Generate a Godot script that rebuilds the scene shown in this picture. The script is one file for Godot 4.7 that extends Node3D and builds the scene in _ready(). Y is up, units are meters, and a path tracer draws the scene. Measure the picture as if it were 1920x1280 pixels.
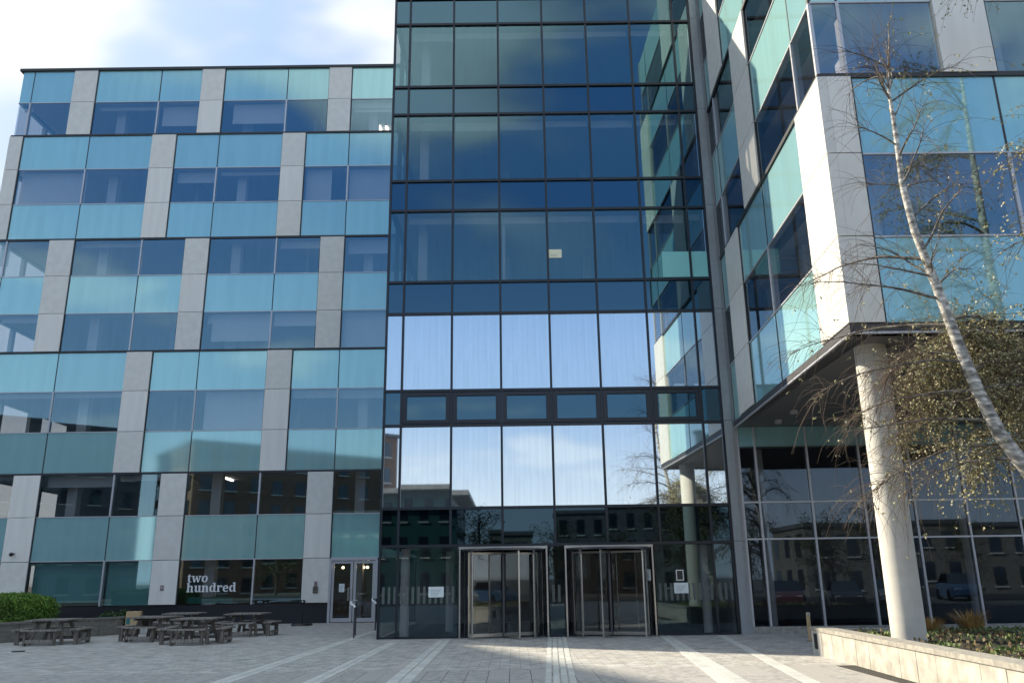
extends Node3D
# An office building of three wings round a paved plaza, seen from the plaza.
# Metres, y up. The glass entrance block stands on z = 0, the camera looks along -z.

const UP := Vector3.UP
var M := {}
var boxes := {}
var quads := {}
var names := {}
var rng := RandomNumberGenerator.new()

# ------------------------------------------------------------------ helpers
func lin(r: float, g: float, b: float, a := 1.0) -> Color:
	var c := Color(r, g, b).linear_to_srgb()
	c.a = a
	return c

func numbered(n: String) -> String:
	var k: int = names.get(n, 0)
	names[n] = k + 1
	return n if k == 0 else "%s_%03d" % [n, k]

func tag(o: Node, label: String, category: String, group := "", kind := "") -> void:
	o.set_meta("label", label)
	o.set_meta("category", category)
	if group != "":
		o.set_meta("group", group)
	if kind != "":
		o.set_meta("kind", kind)

func thing(called: String, label: String, category: String, at := Vector3.ZERO, turn := 0.0, group := "") -> Node3D:
	var o := Node3D.new()
	o.name = numbered(called)
	add_child(o)
	o.position = at
	o.rotation.y = turn
	tag(o, label, category, group)
	return o

func copy(o: Node3D, at: Vector3, turn: float, label := "") -> Node3D:
	var c: Node3D = o.duplicate()
	c.name = numbered(String(o.name).rstrip("0123456789").rstrip("_") if String(o.name).right(3).is_valid_int() else String(o.name))
	add_child(c)
	c.position = at
	c.rotation.y = turn
	if label != "":
		c.set_meta("label", label)
	return c

func part(parent: Node, called: String, mesh: Mesh, m: Material, xf := Transform3D()) -> MeshInstance3D:
	var o := MeshInstance3D.new()
	o.name = called
	o.mesh = mesh
	o.material_override = m
	o.transform = xf
	parent.add_child(o, true)
	return o

func struct(called: String, mesh: Mesh, m: Material, xf := Transform3D()) -> MeshInstance3D:
	var o := MeshInstance3D.new()
	o.name = numbered(called)
	o.mesh = mesh
	o.material_override = m
	o.transform = xf
	add_child(o)
	o.set_meta("kind", "structure")
	return o

func bmesh(s: Vector3) -> Mesh:
	var k := "%.3f %.3f %.3f" % [s.x, s.y, s.z]
	if not boxes.has(k):
		var b := BoxMesh.new()
		b.size = s
		boxes[k] = b
	return boxes[k]

func qmesh(s: Vector2) -> Mesh:
	var k := "%.3f %.3f" % [s.x, s.y]
	if not quads.has(k):
		var b := QuadMesh.new()
		b.size = s
		quads[k] = b
	return quads[k]

# a box given by its corners
func box(parent: Node, called: String, a: Vector3, b: Vector3, m: Material) -> MeshInstance3D:
	var s := (b - a).abs()
	return part(parent, called, bmesh(s), m, Transform3D(Basis(), (a + b) * 0.5))

# a box on a facade: F holds (along, up, outwards)
func fbox(parent: Node, called: String, F: Transform3D, u0: float, u1: float, y0: float, y1: float, w0: float, w1: float, m: Material) -> MeshInstance3D:
	return part(parent, called, bmesh(Vector3(absf(u1 - u0), absf(y1 - y0), absf(w1 - w0))), m, F * Transform3D(Basis(), Vector3((u0 + u1) / 2, (y0 + y1) / 2, (w0 + w1) / 2)))

func fpane(parent: Node, called: String, F: Transform3D, u0: float, u1: float, y0: float, y1: float, w: float, m: Material, tilt := 0.003) -> MeshInstance3D:
	var b := Basis(Vector3.UP, rng.randfn() * tilt * 0.6) * Basis(Vector3.RIGHT, rng.randfn() * tilt * 0.6)
	return part(parent, called, qmesh(Vector2(absf(u1 - u0), absf(y1 - y0))), m, F * Transform3D(b, Vector3((u0 + u1) / 2, (y0 + y1) / 2, w)))

class Builder:
	var v := PackedVector3Array()
	var n := PackedVector3Array()
	var c := PackedColorArray()
	var i := PackedInt32Array()
	var colored := false

	func tri_quad(a: Vector3, b: Vector3, d: Vector3, e: Vector3, nn: Vector3, col := Color.WHITE) -> void:
		var k := v.size()
		v.append_array([a, b, d, e])
		n.append_array([nn, nn, nn, nn])
		c.append_array([col, col, col, col])
		i.append_array([k, k + 1, k + 2, k, k + 2, k + 3])

	func box(a: Vector3, b: Vector3, col := Color.WHITE, xf := Transform3D()) -> void:
		var x := [minf(a.x, b.x), maxf(a.x, b.x)]
		var y := [minf(a.y, b.y), maxf(a.y, b.y)]
		var z := [minf(a.z, b.z), maxf(a.z, b.z)]
		var p := func(k: int, l: int, m: int) -> Vector3: return xf * Vector3(x[k], y[l], z[m])
		var bs := xf.basis
		tri_quad(p.call(0, 1, 1), p.call(1, 1, 1), p.call(1, 0, 1), p.call(0, 0, 1), (bs * Vector3(0, 0, 1)).normalized(), col)
		tri_quad(p.call(1, 1, 0), p.call(0, 1, 0), p.call(0, 0, 0), p.call(1, 0, 0), (bs * Vector3(0, 0, -1)).normalized(), col)
		tri_quad(p.call(1, 1, 1), p.call(1, 1, 0), p.call(1, 0, 0), p.call(1, 0, 1), (bs * Vector3(1, 0, 0)).normalized(), col)
		tri_quad(p.call(0, 1, 0), p.call(0, 1, 1), p.call(0, 0, 1), p.call(0, 0, 0), (bs * Vector3(-1, 0, 0)).normalized(), col)
		tri_quad(p.call(0, 1, 0), p.call(1, 1, 0), p.call(1, 1, 1), p.call(0, 1, 1), (bs * Vector3(0, 1, 0)).normalized(), col)
		tri_quad(p.call(0, 0, 1), p.call(1, 0, 1), p.call(1, 0, 0), p.call(0, 0, 0), (bs * Vector3(0, -1, 0)).normalized(), col)

	# a box between two points, as wide as w and as high as h
	func bar(a: Vector3, b: Vector3, w: float, h: float, up := Vector3.UP, col := Color.WHITE) -> void:
		var f := (b - a)
		var l := f.length()
		f /= l
		var s := f.cross(up).normalized()
		var t := s.cross(f).normalized()
		box(Vector3(-w / 2, -h / 2, 0), Vector3(w / 2, h / 2, l), col, Transform3D(Basis(t.cross(f), t, f), a))

	func tube(pts: PackedVector3Array, rad: PackedFloat32Array, sides := 8, col := Color.WHITE, cap := true) -> void:
		var k0 := v.size()
		var last := pts.size() - 1
		var side := Vector3.ZERO
		for k in pts.size():
			var f := (pts[mini(k + 1, last)] - pts[maxi(k - 1, 0)]).normalized()
			if side == Vector3.ZERO:
				side = f.cross(Vector3(0.31, 0.2, 0.93) if absf(f.z) < 0.9 else Vector3.RIGHT).normalized()
			side = (side - f * side.dot(f)).normalized()
			var t := f.cross(side)
			for s in sides:
				var q := TAU * s / sides
				var r := side * cos(q) + t * sin(q)
				v.append(pts[k] + r * rad[k])
				n.append(r)
				c.append(col)
		for k in last:
			for s in sides:
				var a := k0 + k * sides + s
				var b := k0 + k * sides + (s + 1) % sides
				i.append_array([a, a + sides, b, b, a + sides, b + sides])
		if cap:
			for e in [0, last]:
				var kc := v.size()
				var nn: Vector3 = (pts[e] - pts[1 if e == 0 else last - 1]).normalized()
				v.append(pts[e]); n.append(nn); c.append(col)
				for s in sides:
					v.append(v[k0 + e * sides + s]); n.append(nn); c.append(col)
				for s in sides:
					var a := kc + 1 + s
					var b := kc + 1 + (s + 1) % sides
					i.append_array([kc, b, a] if e == 0 else [kc, a, b])

	func leaf(p: Vector3, d: Vector3, w: Vector3, nn: Vector3, col: Color) -> void:
		var k := v.size()
		v.append_array([p, p + d * 0.5 + w, p + d, p + d * 0.5 - w])
		n.append_array([nn, nn, nn, nn])
		c.append_array([col, col, col, col])
		i.append_array([k, k + 1, k + 2, k, k + 2, k + 3])

	func done(flat := false) -> ArrayMesh:
		var a := []
		a.resize(Mesh.ARRAY_MAX)
		a[Mesh.ARRAY_VERTEX] = v
		if not flat:
			a[Mesh.ARRAY_NORMAL] = n
		a[Mesh.ARRAY_COLOR] = c
		a[Mesh.ARRAY_INDEX] = i
		var m := ArrayMesh.new()
		m.add_surface_from_arrays(Mesh.PRIMITIVE_TRIANGLES, a)
		return m

# a grey texture between lo and hi; wide and high give the grain's size before it is stretched to the full square
func noise_texture(size: int, sd: int, freq: float, lo: float, hi: float, octaves := 4, wide := 0, high := 0, contrast := 1.0) -> ImageTexture:
	var f := FastNoiseLite.new()
	f.seed = sd
	f.noise_type = FastNoiseLite.TYPE_SIMPLEX_SMOOTH
	f.frequency = freq
	f.fractal_octaves = octaves
	var im := f.get_seamless_image(wide if wide > 0 else size, high if high > 0 else size, false, false, 0.2)
	im.resize(size, size, Image.INTERPOLATE_CUBIC)
	im.convert(Image.FORMAT_L8)
	var bytes := im.get_data()
	for k in bytes.size():
		bytes[k] = int(clampf(lerpf(lo, hi, clampf(0.5 + (bytes[k] / 255.0 - 0.5) * contrast, 0, 1)), 0, 1) * 255)
	var out := Image.create_from_data(size, size, false, Image.FORMAT_L8, bytes)
	out.convert(Image.FORMAT_RGB8)
	return ImageTexture.create_from_image(out)

func mat(called: String, c: Color, rough := 0.6, metal := 0.0, tex: Texture2D = null, scale := 1.0) -> StandardMaterial3D:
	var m := StandardMaterial3D.new()
	m.resource_name = called
	m.albedo_color = c
	m.roughness = rough
	m.metallic = metal
	if tex:
		m.albedo_texture = tex
		m.uv1_triplanar = true
		m.uv1_world_triplanar = true
		m.uv1_scale = Vector3.ONE * scale
	M[called] = m
	return m

# coated glass: a share of mirror, the rest clear
func coated(called: String, c: Color, share: float, streaks: Texture2D, rough := 0.015) -> StandardMaterial3D:
	var m := StandardMaterial3D.new()
	m.resource_name = called
	c.a = share
	m.albedo_color = c
	m.albedo_texture = streaks
	m.metallic = 1.0
	m.roughness = rough
	m.transparency = BaseMaterial3D.TRANSPARENCY_ALPHA
	M[called] = m
	return m

func materials() -> void:
	var t_fine := noise_texture(256, 3, 0.03, 0.94, 1.0, 5)
	var t_stain := noise_texture(512, 5, 0.02, 0.80, 1.0, 6, 0, 0, 1.4)
	var t_speck := noise_texture(512, 6, 0.09, 0.80, 1.0, 4, 0, 0, 1.5)
	var t_streak := noise_texture(256, 8, 0.05, 0.95, 1.0, 3, 256, 8)
	var t_runs := noise_texture(512, 9, 0.03, 0.96, 1.0, 5, 512, 40, 1.2)
	var t_wood := noise_texture(256, 11, 0.05, 0.6, 1.0, 4, 256, 24, 1.2)
	var t_bark := noise_texture(256, 13, 0.045, 0.4, 1.0, 3, 60, 160, 1.8)
	var t_soil := noise_texture(256, 17, 0.12, 0.35, 1.0, 5, 0, 0, 1.4)
	M.t_streak = t_streak
	# facades
	mat("pale_panel", lin(0.78, 0.76, 0.69), 0.45, 0.0, t_fine, 0.31)
	mat("turquoise_glass", lin(0.37, 0.65, 0.665), 0.04, 0.38, t_runs, 0.13)
	mat("turquoise_glass_b", lin(0.39, 0.675, 0.665), 0.04, 0.38, t_runs, 0.17)
	mat("turquoise_glass_c", lin(0.35, 0.615, 0.64), 0.05, 0.36, t_runs, 0.11)
	mat("pale_panel_b", lin(0.75, 0.735, 0.675), 0.42, 0.0, t_fine, 0.31)
	mat("pale_panel_c", lin(0.82, 0.80, 0.735), 0.48, 0.0, t_runs, 0.21)
	mat("dark_gap", lin(0.028, 0.03, 0.034), 0.5)
	mat("insulation_sheet", lin(0.32, 0.33, 0.34), 0.6)
	mat("pale_frame", lin(0.5, 0.5, 0.52), 0.35, 0.3)
	mat("dark_frame", lin(0.018, 0.022, 0.03), 0.35, 0.2)
	mat("slate_panel", lin(0.31, 0.33, 0.34), 0.5, 0.1, t_fine, 0.4)
	mat("slate_pale", lin(0.33, 0.34, 0.345), 0.45, 0.1, t_fine, 0.4)
	coated("window_glass", lin(0.24, 0.39, 0.46), 0.52, t_streak)
	coated("entrance_glass", lin(0.145, 0.265, 0.30), 0.6, t_streak)
	coated("hall_glass", lin(0.10, 0.15, 0.18), 0.5, t_streak)
	mat("spandrel_dark", lin(0.035, 0.06, 0.08), 0.02, 1.0)
	coated("street_glass", lin(0.09, 0.12, 0.155), 0.55, t_streak)
	mat("spandrel_glass", lin(0.07, 0.13, 0.165), 0.02, 1.0)
	mat("mirror_glass", lin(0.62, 0.70, 0.75), 0.02, 0.93)
	M.mirror_glass.albedo_texture = t_streak
	coated("door_glass", lin(0.3, 0.34, 0.36), 0.35, t_streak)
	mat("steel", lin(0.46, 0.45, 0.43), 0.25, 0.95)
	mat("steel_dark", lin(0.10, 0.10, 0.11), 0.35, 0.7)
	mat("plinth", lin(0.02, 0.021, 0.026), 0.3)
	mat("white_blind", lin(0.7, 0.72, 0.72), 0.7)
	mat("ceiling", lin(0.55, 0.56, 0.56), 0.8)
	mat("inner_wall", lin(0.26, 0.27, 0.28), 0.8)
	mat("carpet", lin(0.06, 0.065, 0.08), 0.9)
	mat("inner_column", lin(0.7, 0.72, 0.72), 0.6)
	mat("frosted", lin(0.25, 0.6, 0.58), 0.3)
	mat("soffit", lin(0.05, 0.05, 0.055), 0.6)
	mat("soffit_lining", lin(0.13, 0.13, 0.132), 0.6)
	mat("roofing", lin(0.12, 0.12, 0.12), 0.9)
	mat("white_print", lin(0.75, 0.76, 0.76), 0.6)
	mat("grey_print", lin(0.32, 0.33, 0.33), 0.6)
	mat("bar_print", lin(0.10, 0.115, 0.11), 0.6)
	mat("paper", lin(0.72, 0.78, 0.78), 0.8)
	mat("paper_cream", lin(0.78, 0.76, 0.58), 0.8)
	mat("black_plastic", lin(0.012, 0.012, 0.012), 0.4)
	mat("plaque", lin(0.22, 0.16, 0.16), 0.5)
	mat("brass_plate", lin(0.12, 0.10, 0.08), 0.4, 0.4)
	mat("poster", lin(0.03, 0.16, 0.16), 0.4)
	# ground
	mat("paver", lin(0.54, 0.535, 0.515), 0.75, 0.0, t_stain, 0.22)
	M.paver.vertex_color_use_as_albedo = true
	mat("sett", lin(0.72, 0.72, 0.68), 0.7, 0.0, t_speck, 0.8)
	mat("sett_b", lin(0.64, 0.65, 0.62), 0.7, 0.0, t_speck, 0.8)
	mat("joint", lin(0.09, 0.088, 0.08), 0.95, 0.0, t_soil, 1.0)
	mat("slab", lin(0.44, 0.43, 0.41), 0.75, 0.0, t_stain, 0.5)
	mat("slab_b", lin(0.48, 0.465, 0.44), 0.75, 0.0, t_speck, 0.5)
	mat("ground", lin(0.22, 0.215, 0.19), 0.95, 0.0, t_soil, 0.05)
	mat("asphalt", lin(0.05, 0.05, 0.052), 0.9, 0.0, t_soil, 0.6)
	mat("soil", lin(0.06, 0.045, 0.03), 1.0, 0.0, t_soil, 0.9)
	mat("concrete", lin(0.52, 0.495, 0.43), 0.8, 0.0, t_stain, 0.27)
	mat("concrete_pale", lin(0.62, 0.60, 0.54), 0.8, 0.0, t_fine, 0.5)
	mat("concrete_old", lin(0.23, 0.22, 0.19), 0.9, 0.0, t_stain, 0.7)
	mat("coping", lin(0.40, 0.38, 0.33), 0.85, 0.0, t_stain, 0.6)
	mat("wood", lin(0.36, 0.33, 0.29), 0.85, 0.0, t_wood, 1.3)
	mat("wood_b", lin(0.29, 0.265, 0.235), 0.85, 0.0, t_wood, 1.0)
	mat("wood_dark", lin(0.25, 0.22, 0.185), 0.9, 0.0, t_wood, 1.3)
	mat("cardboard", lin(0.50, 0.36, 0.20), 0.85, 0.0, t_fine, 1.0)
	# plants
	mat("birch_bark", lin(0.80, 0.76, 0.68), 0.8, 0.0, t_bark, 1.1)
	mat("twig", lin(0.11, 0.08, 0.06), 0.9)
	mat("limb", lin(0.34, 0.30, 0.25), 0.9, 0.0, t_bark, 2.0)
	for l in ["leaf", "hedge_leaf", "grass_blade"]:
		mat(l, Color.WHITE, 0.7)
		M[l].vertex_color_use_as_albedo = true
		M[l].backlight_enabled = true
		M[l].backlight = Color(0.35, 0.4, 0.2)
	mat("hedge_core", lin(0.07, 0.10, 0.03), 1.0)
	# across the plaza, seen in the glass
	mat("brick", lin(0.30, 0.17, 0.11), 0.85, 0.0, t_stain, 0.2)
	mat("pale_brick", lin(0.27, 0.245, 0.21), 0.85, 0.0, t_stain, 0.2)
	mat("render_grey", lin(0.16, 0.17, 0.18), 0.85, 0.0, t_stain, 0.1)
	mat("teal_cladding", lin(0.05, 0.13, 0.12), 0.4, 0.0, t_fine, 0.1)
	mat("far_glass", lin(0.05, 0.07, 0.09), 0.05, 0.6)
	mat("bark_dark", lin(0.07, 0.055, 0.04), 0.9)
	for p in [["car_red", lin(0.10, 0.012, 0.014)], ["car_black", lin(0.012, 0.013, 0.016)], ["car_blue", lin(0.03, 0.10, 0.22)], ["car_grey", lin(0.12, 0.13, 0.15)]]:
		mat(p[0], p[1], 0.25, 0.2)
		M[p[0]].clearcoat_enabled = true
		M[p[0]].clearcoat = 1.0
	mat("tyre", lin(0.015, 0.015, 0.015), 0.8)
	mat("lens", lin(0.7, 0.72, 0.75), 0.1, 0.4)
	var glow := mat("pendant_glow", lin(1.0, 0.93, 0.8), 0.5)
	glow.emission_enabled = true
	glow.emission = Color(1.0, 0.9, 0.72)
	glow.emission_energy_multiplier = 2.5
	var tube_glow := mat("tube_light_glow", lin(1.0, 1.0, 0.95), 0.5)
	tube_glow.emission_enabled = true
	tube_glow.emission = Color(1.0, 0.98, 0.9)
	tube_glow.emission_energy_multiplier = 1.6

# ------------------------------------------------------------------ sky
const SUN := Vector3(-0.7378, 0.5331, -0.4169)

func make_sky() -> ImageTexture:
	var w := 1536
	var h := 768
	var f := FastNoiseLite.new()
	f.seed = 21
	f.frequency = 1.0
	f.fractal_octaves = 5
	f.fractal_gain = 0.52
	f.noise_type = FastNoiseLite.TYPE_SIMPLEX_SMOOTH
	var a := PackedFloat32Array()
	a.resize(w * h * 3)
	var k := 0
	for y in h:
		var el := (0.5 - (y + 0.5) / h) * PI
		var sy := sin(el)
		var cy := cos(el)
		var deg := rad_to_deg(el)
		var base: Vector3
		if deg < 0:
			base = Vector3(0.30, 0.30, 0.29)
		else:
			base = Vector3(0.60, 0.64, 0.665).lerp(Vector3(0.27, 0.39, 0.57), smoothstep(2.0, 13.0, deg))
			base = base.lerp(Vector3(0.10, 0.22, 0.46), smoothstep(12.0, 27.0, deg))
		for x in w:
			var c := base
			if deg > -1:
				var az := (x + 0.5) / w * TAU
				var d := Vector3(sin(az) * cy, sy, -cos(az) * cy)
				var q := d / (maxf(sy, 0.0) + 0.16) * 1.25
				var n := f.get_noise_3d(q.x + 2.6, q.z * 1.3 + 1.1, 3.1)
				n += 0.35 * f.get_noise_3d(q.x * 0.35, q.z * 0.35 + 9.0, 8.0)
				var cover := smoothstep(-0.2, 0.22, n) * smoothstep(18.0, 33.0, deg) * 0.92
				cover = maxf(cover, smoothstep(0.16, 0.42, n) * 0.5 * smoothstep(4.0, 9.0, deg))
				c = c.lerp(Vector3(0.55, 0.57, 0.58) * (0.74 + 0.42 * smoothstep(-0.1, 0.5, n)), cover)
				var ang := rad_to_deg(acos(clampf(d.dot(SUN), -1, 1)))
				c = c.lerp(Vector3(0.52, 0.56, 0.555), 0.85 * exp(-ang * ang / (2.0 * 28.0 * 28.0)))
			a[k] = c.x; a[k + 1] = c.y; a[k + 2] = c.z
			k += 3
	return ImageTexture.create_from_image(Image.create_from_data(w, h, false, Image.FORMAT_RGBF, a.to_byte_array()))

func camera_and_light() -> void:
	var cam := Camera3D.new()
	cam.name = "camera"
	cam.fov = 44.79
	cam.near = 0.1
	cam.far = 2000.0
	cam.transform = Transform3D(Basis(Vector3(0.999909, -0.013215, -0.00281), Vector3(0.013478, 0.961253, 0.275337), Vector3(-0.000938, -0.27535, 0.961344)), Vector3(5.7076, 1.6, 24.8918))
	add_child(cam)
	cam.current = true
	var we := WorldEnvironment.new()
	we.name = "environment"
	var e := Environment.new()
	e.background_mode = Environment.BG_SKY
	var s := Sky.new()
	var pm := PanoramaSkyMaterial.new()
	pm.panorama = make_sky()
	s.sky_material = pm
	e.sky = s
	e.background_energy_multiplier = 0.5
	e.tonemap_mode = Environment.TONE_MAPPER_LINEAR
	e.tonemap_exposure = 4.1
	e.sdfgi_enabled = true
	e.ssao_enabled = true
	e.ssil_enabled = true
	we.environment = e
	add_child(we)
	var sun := DirectionalLight3D.new()
	sun.name = "sun"
	sun.light_color = Color(1.0, 0.945, 0.85)
	sun.light_energy = 0.7
	sun.light_angular_distance = 0.55
	sun.shadow_enabled = true
	add_child(sun)
	sun.look_at_from_position(SUN * 50.0, Vector3.ZERO, UP)

# ------------------------------------------------------------------ facades
func row_y(k: int) -> float:
	return 0.75 + 1.77 * k

# kinds of the 14 rows from the ground up: w window, g turquoise glass
const ROWS := ["w", "g", "w", "g", "w", "g", "w", "g", "w", "g", "w", "g", "w", "g"]

# One band of rows of a panelled facade; segs are [from, to, "g" or "p"]
func panel_band(t: Node3D, F: Transform3D, k0: int, k1: int, segs: Array, skip := {}) -> void:
	for k in range(k0, k1):
		var y0 := row_y(k)
		var y1 := row_y(k + 1)
		var top_gap := 0.05 if k == k1 - 1 else 0.014
		var low_gap := 0.05 if k == k0 else 0.014
		for s in segs.size():
			var u0: float = segs[s][0]
			var u1: float = segs[s][1]
			if skip.has("%d %d" % [k, s]):
				continue
			if segs[s][2] == "p":
				fbox(t, "pier_panel", F, u0 + 0.012, u1 - 0.012, y0 + low_gap * 0.8, y1 - top_gap * 0.8, -0.12, 0.07, [M.pale_panel, M.pale_panel_b, M.pale_panel_c][rng.randi() % 3])
				if s < segs.size() - 1:
					fbox(t, "pier_edge", F, u1 - 0.01, u1 + 0.035, y0, y1, -0.12, 0.03, M.dark_gap)
			elif ROWS[k] == "w":
				fpane(t, "window_pane", F, u0 + 0.03, u1 - 0.03, y0 + low_gap, y1 - top_gap, 0.0, M.window_glass)
			else:
				var tp := fbox(t, "turquoise_panel", F, u0 + 0.02, u1 - 0.02, y0 + low_gap, y1 - top_gap, -0.04, 0.0 + rng.randf() * 0.006, [M.turquoise_glass, M.turquoise_glass_b, M.turquoise_glass_c][rng.randi() % 3])
				tp.basis = tp.basis * Basis(UP, rng.randfn() * 0.0016) * Basis(Vector3.RIGHT, rng.randfn() * 0.0016)
			# the upright between this piece and the next
			if s < segs.size() - 1 and segs[s][2] == "g" and segs[s + 1][2] == "g":
				if ROWS[k] == "w":
					fbox(t, "mullion", F, u1 - 0.034, u1 + 0.034, y0, y1, -0.14, 0.035, M.pale_frame)
				else:
					fbox(t, "mullion", F, u1 - 0.02, u1 + 0.02, y0, y1, -0.1, 0.012, M.dark_gap)
			# rail under the window or panel
			if segs[s][2] == "g" and k > k0:
				fbox(t, "transom", F, u0, u1, y0 - 0.018, y0 + 0.018, -0.12, 0.025, M.pale_frame)
			if segs[s][2] == "g" and ROWS[k] == "g":
				pass
	# backing behind the joints of turquoise rows
		if ROWS[k] == "g":
			fbox(t, "backing", F, segs[0][0] + 0.15, segs[-1][1] - 0.3, y0 + 0.01, y1 - 0.01, -0.16, -0.12, M.insulation_sheet)

func office_wing() -> void:
	var t := thing("office_wing", "six storey wing of pale panels, turquoise glass and blue windows behind the picnic tables", "building")
	var F := Transform3D(Basis(), Vector3(0, 0, -10))
	var A := [[-17.72, -17.15, "g"], [-17.15, -15.21, "g"], [-15.21, -14.07, "p"], [-14.07, -11.01, "g"], [-11.01, -9.04, "g"], [-9.04, -7.93, "p"], [-7.93, -4.89, "g"], [-4.89, -2.9, "g"], [-2.9, -1.8, "p"], [-1.8, 1.26, "g"], [1.26, 3.0, "g"]]
	var B := [[-17.84, -17.2, "p"], [-17.2, -14.07, "g"], [-14.07, -11.1, "g"], [-11.1, -9.96, "p"], [-9.96, -7.93, "g"], [-7.93, -4.95, "g"], [-4.95, -3.85, "p"], [-3.85, -1.8, "g"], [-1.8, 1.2, "g"], [1.2, 2.3, "p"], [2.3, 3.0, "g"]]
	panel_band(t, F, 0, 3, A, {"0 9": 1, "0 10": 1})
	panel_band(t, F, 3, 6, B)
	panel_band(t, F, 6, 9, A)
	panel_band(t, F, 9, 12, B)
	panel_band(t, F, 12, 14, A)
	for k in [3, 6, 9, 12]:
		fbox(t, "black_ledge", F, -17.8, 3.0, row_y(k) - 0.045, row_y(k) + 0.045, -0.1, 0.05, M.dark_gap)  # projecting ledge between bands, black in its own material
	fbox(t, "roof_edge", F, -17.86, 3.0, row_y(14) - 0.05, row_y(14) + 0.08, -0.3, 0.1, M.dark_gap)
	box(t, "roof", Vector3(-17.8, row_y(14) - 0.3, -22), Vector3(3.0, row_y(14) - 0.06, -10.35), M.roofing)
	fbox(t, "plinth", F, -17.8, -1.82, 0.0, 0.75, -0.2, -0.02, M.plinth)
	fbox(t, "door_infill", F, 0.12, 3.0, 0.0, 2.5, -0.2, -0.02, M.plinth)
	# the gable on the west side: the same bands
	var S := Transform3D(Basis(Vector3(0, 0, 1), UP, Vector3(-1, 0, 0)), Vector3(-17.76, 0, 0))
	for k in 14:
		var y0 := row_y(k)
		var y1 := row_y(k + 1)
		if ROWS[k] == "w":
			for c in [[-21.9, -19.2], [-18.4, -15.6], [-14.6, -12.4], [-12.2, -10.2]]:
				fpane(t, "window_pane", S, c[0], c[1], y0, y1, 0.0, M.window_glass)
			for c in [[-19.2, -18.4], [-15.6, -14.6], [-12.4, -12.2]]:
				fbox(t, "pier_panel", S, c[0], c[1], y0, y1, -0.15, 0.03, M.pale_panel)
		else:
			fbox(t, "turquoise_panel", S, -22.0, -10.2, y0, y1, -0.15, 0.0, M.turquoise_glass)
	fbox(t, "plinth", S, -22.0, -10.2, 0.0, 0.75, -0.2, 0.0, M.plinth)
	box(t, "rear_wall", Vector3(-17.8, 0, -22.2), Vector3(3.0, row_y(14) - 0.3, -22.0), M.render_grey)
	# inside
	for k in 14:
		if ROWS[k] == "g":
			box(t, "floor_slab", Vector3(-17.5, row_y(k) + 0.07, -21.9), Vector3(3.0, row_y(k) + 1.02, -10.2), M.ceiling)
			box(t, "carpet", Vector3(-17.5, row_y(k) + 1.025, -21.9), Vector3(3.0, row_y(k) + 1.05, -10.2), M.carpet)
	box(t, "carpet", Vector3(-17.5, -0.04, -21.9), Vector3(3.0, 0.02, -10.22), M.carpet)
	for k in [0, 2, 4, 6, 8, 10, 12]:
		var y0 := row_y(k) - 0.7
		var y1 := row_y(k) + 1.83
		box(t, "inner_wall", Vector3(-17.2, y0, -17.3), Vector3(3.0, y1, -17.15), M.inner_wall)
		for x in [-13.35, -7.2, -1.05]:
			box(t, "inner_column", Vector3(x, y0, -11.25), Vector3(x + 0.42, y1, -10.85), M.inner_column)
		if k >= 2:
			box(t, "inner_wall", Vector3(-9.9 + (k % 3) * 0.5, y0, -17.1), Vector3(-9.75 + (k % 3) * 0.5, y1, -11.4), M.inner_wall)
			box(t, "inner_wall", Vector3(-3.9 + (k % 4) * 0.4, y0, -17.1), Vector3(-3.75 + (k % 4) * 0.4, y1, -11.4), M.inner_wall)
	box(t, "inner_wall", Vector3(2.85, 0.0, -21.9), Vector3(3.0, row_y(14) - 0.35, -10.25), M.inner_wall)
	# blinds: row, from, to, share of the window that is covered from the top
	for b in [[12, -7.5, -4.95, 0.62], [12, -1.76, 1.2, 0.18], [10, -17.15, -14.1, 1.0], [10, -3.8, -2.6, 1.0], [10, -1.76, 1.1, 1.0], [8, -7.9, -4.95, 0.0], [6, -7.6, -4.95, 0.74], [6, -4.85, -2.95, 0.35], [6, -1.76, 1.2, 1.0], [4, -7.6, -5.0, 1.0], [4, -3.82, -1.84, 0.2], [4, -1.76, 1.15, 0.22], [4, -17.15, -11.2, 0.12], [0, -14.0, -11.05, 0.93], [0, -10.95, -9.1, 1.0], [2, -1.76, 0.5, 0.0]]:
		if b[3] > 0.0:
			fbox(t, "blind", F, b[1], b[2], row_y(b[0] + 1) - 1.74 * b[3], row_y(b[0] + 1) - 0.02, -0.32, -0.3, M.frosted if b[0] == 0 else M.white_blind)
	for seg in [[A, [2, 6, 8, 12]], [B, [4, 10]]]:
		for k in seg[1]:
			for q in seg[0]:
				if q[2] == "g" and rng.randf() < 0.45:
					fbox(t, "blind", F, q[0] + 0.08, q[1] - 0.08, row_y(k + 1) - 0.12 - rng.randf() * rng.randf() * 1.2, row_y(k + 1) - 0.03, -0.42, -0.4, M.white_blind)
	for l in [[12, -0.9, -12.5], [12, -0.55, -12.6], [8, -10.0, -13.0], [2, -7.2, -12.2]]:
		var y: float = row_y(l[0] + 1) + 0.05
		box(t, "tube_light", Vector3(l[1], y - 0.05, l[2]), Vector3(l[1] + 0.1, y + 0.01, l[2] - 1.1), M.tube_light_glow)
	# lettering and poster on the cafe window
	var font := SystemFont.new()
	font.font_names = PackedStringArray(["Droid Serif"])
	font.font_weight = 700
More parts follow.
